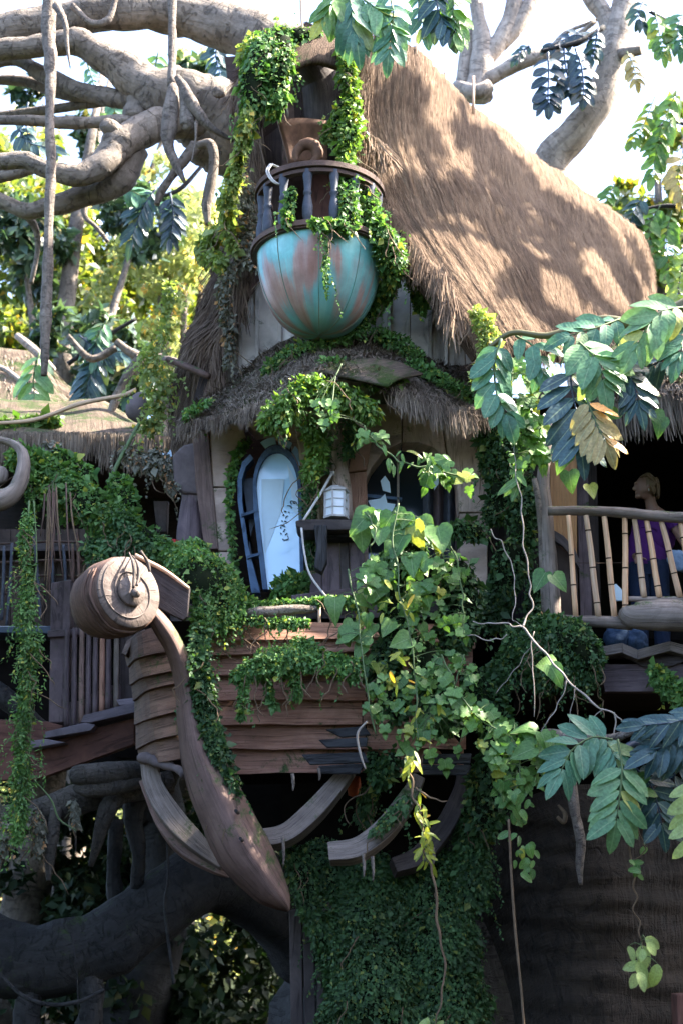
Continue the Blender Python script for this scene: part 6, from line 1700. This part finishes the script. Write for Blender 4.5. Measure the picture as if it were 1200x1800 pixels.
# pale dry twig
tw = thing('dry_twig', 'pale leafless twig forking across the dark creeper below the balcony', 'twig', tuple(at(915, 1103, 10.6)))
for L in ([(903,770,10.85,1.2),(905,835,10.7,1.5),(915,900,10.65,2),(918,960,10.6,2.2),(932,1030,10.6,2.4),(935,1070,10.6,2.4),(918,1102,10.55,3)],
          [(830,1092,10.7,1.5),(870,1096,10.6,2.2),(918,1102,10.55,3),(960,1150,10.5,3.2),(1000,1200,10.45,3),(1040,1235,10.4,3),(1075,1252,10.4,2.6),(1098,1275,10.4,1.8)],
          [(938,1110,10.6,1.5),(935,1180,10.6,1.6),(938,1260,10.6,1.2)], [(820,1118,10.8,1),(860,1126,10.7,1.8),(890,1115,10.65,1.5)],
          [(995,1195,10.5,2),(975,1250,10.55,1.8),(950,1285,10.55,1)], [(1058,1248,10.4,2),(1030,1285,10.45,1.8),(1005,1300,10.5,1.5)], [(1078,1252,10.4,2.2),(1082,1300,10.4,2),(1086,1345,10.4,1.5)],
          [(930,1140,10.6,1),(900,1180,10.7,1.4),(870,1220,10.8,1)], [(862,930,11.5,1.6),(885,965,11.3,1.8),(900,1000,11.2,1.8),(905,1050,11.1,1.6),(900,1090,11,1.2),(918,1102,10.56,1)], [(1010,1205,10.5,1),(1000,1270,10.5,1)]):
    m = MB(); pxtube(m, [(a_, b_, c_, d_ * .62) for a_, b_, c_, d_ in L], kink=2.2, n=6, res=3, lump=.2, ls=9); m.build('twig', K['twig'], tw, smooth=True)

# fronds
def frond(root, path, n, ln, mat, kind='long', wid=1.0, ang=50, mat2=None, taper=.35, side=0, rr_=2.2, view=(0.0, -1, .35), tip=True, start=.12):
    """path px points of the midrib; n leaflet pairs; ln px"""
    P = np.array([tuple(at(*q)) for q in path]); me = LM(kind, mat); me2 = LM(kind, mat2) if mat2 else me
    sc = mpp(path[0][1], path[0][2])
    m = MB(); m.tube(P, [rr_ * sc] + [rr_ * sc * .7] * (len(P) - 2) + [rr_ * sc * .4], n=6, res=6)
    mr = m.build('frond', K['twig_green'] if mat not in ('blue_leaf', 'black_leaf') else K['blue_dark'], root, smooth=True)
    ts = np.linspace(start, .97, n)
    C = cr(P, ts); C2 = cr(P, np.clip(ts + .02, 0, 1)); C1 = cr(P, np.clip(ts - .02, 0, 1))
    for k in range(n):
        T = Vector(C2[k] - C1[k]).normalized(); V = Vector(view).normalized()
        S_ = T.cross(V).normalized()
        for sgn in (1, -1):
            if side and sgn != side: continue
            a = R(ang + random.uniform(-9, 9)) * (1 - .25 * ts[k])
            d = T * math.cos(a) + S_ * sgn * math.sin(a) + Vector((0, random.uniform(-.15, .15), -.12))
            nn = V + S_ * sgn * random.uniform(.0, .45) + Vector((random.gauss(0, .12), 0, random.gauss(0, .12)))
            s = ln * sc * (1 - taper * abs(ts[k] - .45) * 1.6) * random.uniform(.88, 1.08)
            put_leaf('leaflet', me if sgn > 0 else me2, Vector(C[k]) + S_ * sgn * .004, d, nn, s, mr, wid)
    if tip:
        T = Vector(P[-1] - P[-2]).normalized()
        put_leaf('leaflet', me, Vector(P[-1]), T, Vector(view), ln * sc * .85, mr, wid)
    return mr
ORG_ = ORG
fb1 = thing('leafy_branch', 'thick green branch with big waxy fronds hanging before the balcony roof', 'branch', tuple(at(1200, 548, 10.3)))
m = MB(); pxtube(m, [(1260,505,10.2,16),(1200,540,10.25,15),(1130,570,10.3,11),(1060,562,10.35,8),(1010,575,10.4,7),(960,590,10.4,6),(900,585,10.45,5),(860,610,10.5,4)], n=10, res=7, lump=.1); m.build('bough', K['teal'], fb1, smooth=True)
frond(fb1, [(1015,600,10.15),(1035,618,10.05),(1052,640,10.0),(1058,668,10.0)], 6, 72, 'teal_light', 'broadlong', 1.0, 62)
frond(fb1, [(880,596,10.4),(868,640,10.4),(872,690,10.4),(888,730,10.4)], 7, 62, 'teal', 'broadlong', 1.1, 55, rr_=3)
frond(fb1, [(905,590,10.5),(940,612,10.4),(950,650,10.4)], 4, 60, 'teal', 'broadlong', 1.0, 50)
frond(fb1, [(1000,640,10.2),(1005,690,10.15),(1015,735,10.1),(1020,780,10.1)], 7, 78, 'blue_leaf', 'long', 1.1, 62, taper=.2)
frond(fb1, [(1030,700,10.0),(1045,740,9.98),(1062,775,9.98)], 6, 62, 'tan_leaf', 'long', 1.15, 62, side=0, taper=.2)
frond(fb1, [(1085,640,10.1),(1110,670,10.1),(1120,705,10.1)], 6, 64, 'blue_leaf', 'long', 1.1, 60)
frond(fb1, [(1090,560,10.3),(1050,575,10.2),(1000,590,10.15)], 5, 58, 'teal', 'broadlong', 1.0, 55)
frond(fb1, [(1200,540,10.1),(1170,545,10.0),(1140,570,9.95),(1120,605,9.95)], 6, 74, 'teal_light', 'broadlong', .9, 52)
frond(fb1, [(1240,560,10.1),(1205,590,10.05),(1195,620,10.0)], 5, 66, 'teal', 'broadlong', .9, 52)
frond(fb1, [(1180,620,10.3),(1150,640,10.3),(1110,650,10.3)], 5, 60, 'blue_leaf', 'long', 1.0, 50)
for x_, y_, s_, a_ in ((1045,690,44,.5),(1160,745,36,-.2),(1148,735,34,.6),(995,805,40,-.5),(1035,862,30,.2),(1085,735,34,-1.2)):
    put_leaf('leaf', LM('heart', 'vine'), at(x_, y_ - 10, 10.25), (math.sin(a_), -.2, -math.cos(a_)), (0, -1, .4), s_ * mpp(y_, 10.25), fb1)
fb2 = thing('leafy_branch', 'low branch with waxy green and dark blue fronds at the right edge below the hut', 'branch', tuple(at(1240, 1290, 10.2)))
m = MB(); pxtube(m, [(1260,1262,10.2,5),(1200,1264,10.2,6),(1140,1272,10.2,7),(1100,1290,10.25,7),(1060,1302,10.4,10),(1000,1300,10.8,14),(960,1296,11.2,16)], n=10, res=7, lump=.15); m.build('bough', K['root'], fb2, smooth=True)
m = MB(); pxtube(m, [(1210,1335,10.3,6),(1150,1310,10.25,8),(1110,1310,10.2,8),(1088,1330,10.15,7),(1065,1332,10.15,5)], n=8, res=6, lump=.15); m.build('bough', K['blue_dark'], fb2, smooth=True)
frond(fb2, [(1085,1300,10.1),(1092,1350,10.0),(1088,1400,9.95),(1082,1442,9.95)], 6, 66, 'teal_light', 'long', 1.25, 72, taper=.1, rr_=2.6, start=.35)
frond(fb2, [(1075,1300,10.15),(1040,1296,10.1),(1005,1318,10.05),(985,1355,10.0)], 7, 66, 'teal', 'broadlong', .85, 60, rr_=2.4)
frond(fb2, [(1060,1300,10.2),(1075,1320,10.1),(1085,1350,10.05)], 5, 62, 'teal', 'broadlong', .85, 55)
frond(fb2, [(1110,1345,10.25),(1140,1375,10.2),(1155,1415,10.2),(1162,1450,10.2)], 6, 56, 'blue_leaf', 'long', 1.25, 68, taper=.1)
frond(fb2, [(1230,1290,10.1),(1190,1300,10.05),(1150,1320,10.0)], 6, 74, 'blue_leaf', 'broadlong', .9, 50)
frond(fb2, [(1240,1250,10.05),(1190,1268,10.0),(1130,1275,9.98)], 6, 60, 'blue_leaf', 'long', 1.1, 40)
frond(fb2, [(1225,1370,9.9),(1222,1420,9.88),(1220,1480,9.86)], 5, 58, 'pale_leaf', 'long', 1.3, 72, taper=.1)
frond(fb2, [(1200,1340,10.3),(1180,1375,10.3),(1190,1420,10.3)], 5, 60, 'blue_leaf', 'broadlong', .9, 60)
for x_, y_, s_, a_ in ((1120,1330,34,1.2),(1105,1345,30,.2),(1140,1360,36,-1.0),(1125,1390,30,1.4)):
    put_leaf('leaf', LM('oval', 'vine'), at(x_, y_, 10.15), (math.sin(a_), -.2, -math.cos(a_)), (0, -1, .4), s_ * mpp(y_, 10.15), fb2)
m = MB(); pxtube(m, [(1002,1360,10.9,8),(1010,1430,10.85,9),(1020,1480,10.85,9),(1018,1520,10.85,7),(1020,1556,10.85,3)], n=8, lump=.3, ls=6); m.build('hanging_rag', K['root'], fb2, smooth=True)
m = MB(); pxtube(m, [(980,1415,10.9,2),(992,1430,10.9,4),(990,1445,10.9,4),(978,1436,10.9,3)], n=8); m.build('curled_tendril', K['twig_brown'], fb2, smooth=True)
fb3 = thing('leafy_branch', 'green fronds hanging from above over the top of the tan thatch', 'branch', tuple(at(690, -20, 11.2)))
m = MB(); pxtube(m, [(560,-60,11.0,6),(640,-20,11.0,6),(720,-30,11.1,6),(830,-40,11.4,8)], n=8, lump=.1); m.build('bough', K['bark'], fb3, smooth=True)
frond(fb3, [(612,-20,10.9),(618,20,10.85),(625,60,10.85)], 6, 70, 'teal', 'long', 1.2, 40)
frond(fb3, [(590,-20,10.9),(585,5,10.85),(570,30,10.85)], 5, 60, 'vine', 'long', 1.2, 40)
frond(fb3, [(680,-30,10.9),(690,20,10.85),(688,60,10.85),(684,88,10.85)], 7, 54, 'teal', 'long', 1.3, 58)
frond(fb3, [(640,0,10.9),(665,20,10.85),(690,50,10.85)], 6, 54, 'teal_light', 'long', 1.2, 45)
frond(fb3, [(760,-30,11.3),(770,20,11.3),(785,50,11.3)], 6, 56, 'blue_leaf', 'long', 1.4, 50)
frond(fb3, [(800,-30,11.3),(795,20,11.3),(802,55,11.3)], 6, 50, 'vine', 'long', 1.4, 55)
frond(fb3, [(740,-30,11.4),(735,10,11.4),(745,50,11.4)], 5, 50, 'teal', 'long', 1.3, 50)
fb4 = thing('leafy_branch', 'dark backlit fronds hanging against the white sky left of the tan limb', 'branch', tuple(at(1040, 60, 16.8)))
m = MB(); pxtube(m, [(1060,48,16.9,5),(1020,72,16.8,5),(985,82,16.8,4),(950,90,16.8,3)], n=8, lump=.1); m.build('bough', K['bark_dark'], fb4, smooth=True)
frond(fb4, [(962,92,16.7),(963,130,16.7),(962,165,16.7),(963,182,16.7)], 7, 34, 'black_leaf', 'oval', .9, 74, taper=.1)
frond(fb4, [(1010,85,16.7),(1020,115,16.7),(1024,145,16.7),(1024,168,16.7)], 7, 32, 'black_leaf', 'oval', .9, 72, taper=.1)
frond(fb4, [(990,85,16.8),(992,110,16.8),(998,140,16.8),(1002,160,16.8)], 6, 30, 'black_leaf', 'oval', 1.0, 70, taper=.1)
frond(fb4, [(1040,70,16.8),(1010,62,16.8),(970,80,16.8)], 6, 30, 'black_leaf', 'oval', .9, 60)
frond(fb4, [(1050,50,16.8),(1045,80,16.8),(1040,100,16.8)], 6, 28, 'blue_leaf', 'oval', .9, 60)
frond(fb4, [(930,80,16.9),(915,92,16.9),(905,105,16.9)], 5, 18, 'blue_leaf', 'oval', .9, 60)
fb5 = thing('leafy_branch', 'thin sprays of small green leaflets against the white sky at the right edge', 'branch', tuple(at(1230, 100, 16.5)))
for L in ([(1260,60,16.5,5),(1200,50,16.5,4),(1140,20,16.5,3)], [(1260,380,16.5,5),(1180,362,16.5,4),(1120,370,16.5,3)], [(1260,250,16.5,4),(1190,215,16.5,3),(1140,230,16.5,2)]):
    m = MB(); pxtube(m, L, n=6); m.build('bough', K['bark_dark'], fb5, smooth=True)
for pth, n_, l_, mt in ([(1150,20),(1158,60),(1165,92)], 7, 32, 'vine'), ([(1100,90),(1112,115),(1118,140)], 5, 28, 'tan_leaf'), ([(1200,20),(1190,50),(1195,80)], 7, 34, 'teal'), ([(1130,0),(1120,25),(1128,40)], 5, 28, 'blue_leaf'), \
        ([(1150,170),(1130,220),(1110,250)], 8, 26, 'moss_bright'), ([(1190,160),(1170,200),(1150,260)], 8, 34, 'vine'), ([(1180,210),(1155,260),(1145,310)], 9, 34, 'vine'), ([(1200,270),(1190,310),(1200,350)], 7, 34, 'tan_leaf'), \
        ([(1080,325),(1070,340),(1060,370)], 6, 24, 'vine'), ([(1130,345),(1110,380),(1115,420)], 8, 34, 'blue_leaf'), ([(1180,370),(1170,420),(1175,480)], 9, 36, 'vine'), ([(1160,360),(1140,400),(1150,450)], 8, 34, 'vine'), ([(1210,440),(1195,480),(1190,520)], 8, 38, 'pale_leaf'):
    frond(fb5, [(x_, y_, 16.4) for x_, y_ in pth], n_, l_, mt, 'oval', .8, 62, rr_=1.2)
fb6 = thing('leafy_branch', 'broad dark tropical fronds in front of the blurred trees at the left', 'branch', tuple(at(280, 330, 17)))
for L in ([(365,280,17,3),(320,330,17,4),(285,345,17,3)], [(240,560,17,3),(190,590,17,4),(120,640,17,4)]):
    m = MB(); pxtube(m, L, n=6); m.build('bough', K['bark_dark'], fb6, smooth=True)
for pth, n_, l_, mt, wd in ([(275,330),(250,370),(232,420)], 11, 44, 'blue_leaf', .9), ([(300,340),(305,380),(300,420)], 10, 36, 'black_leaf', .9), ([(215,330),(240,340),(280,360)], 9, 34, 'teal', .9), \
        ([(180,620),(160,660),(150,700)], 11, 50, 'blue_leaf', .9), ([(140,590),(170,610),(230,620)], 10, 44, 'blue_leaf', .9), ([(190,560),(170,600),(180,640)], 10, 46, 'teal', .9), ([(70,620),(60,660),(62,715)], 6, 52, 'teal_light', 1.2), \
        ([(330,110),(330,160),(345,190)], 7, 34, 'teal', 1.3), ([(385,70),(380,100),(390,140)], 8, 34, 'blue_leaf', 1.2), ([(195,170),(205,210),(200,250)], 7, 32, 'teal', 1.3), ([(280,90),(270,130),(265,170)], 7, 30, 'vine', 1.2), ([(50,180),(45,210),(50,240)], 5, 26, 'blue_leaf', 1.3), \
        ([(30,220),(50,250),(90,260)], 6, 36, 'blue_leaf', 1.3), ([(150,100),(160,130),(165,150)], 5, 20, 'teal', 1.2):
    frond(fb6, [(x_, y_, 16.9) for x_, y_ in pth], n_, l_, mt, 'broadlong', wd * .8, 58, rr_=2)
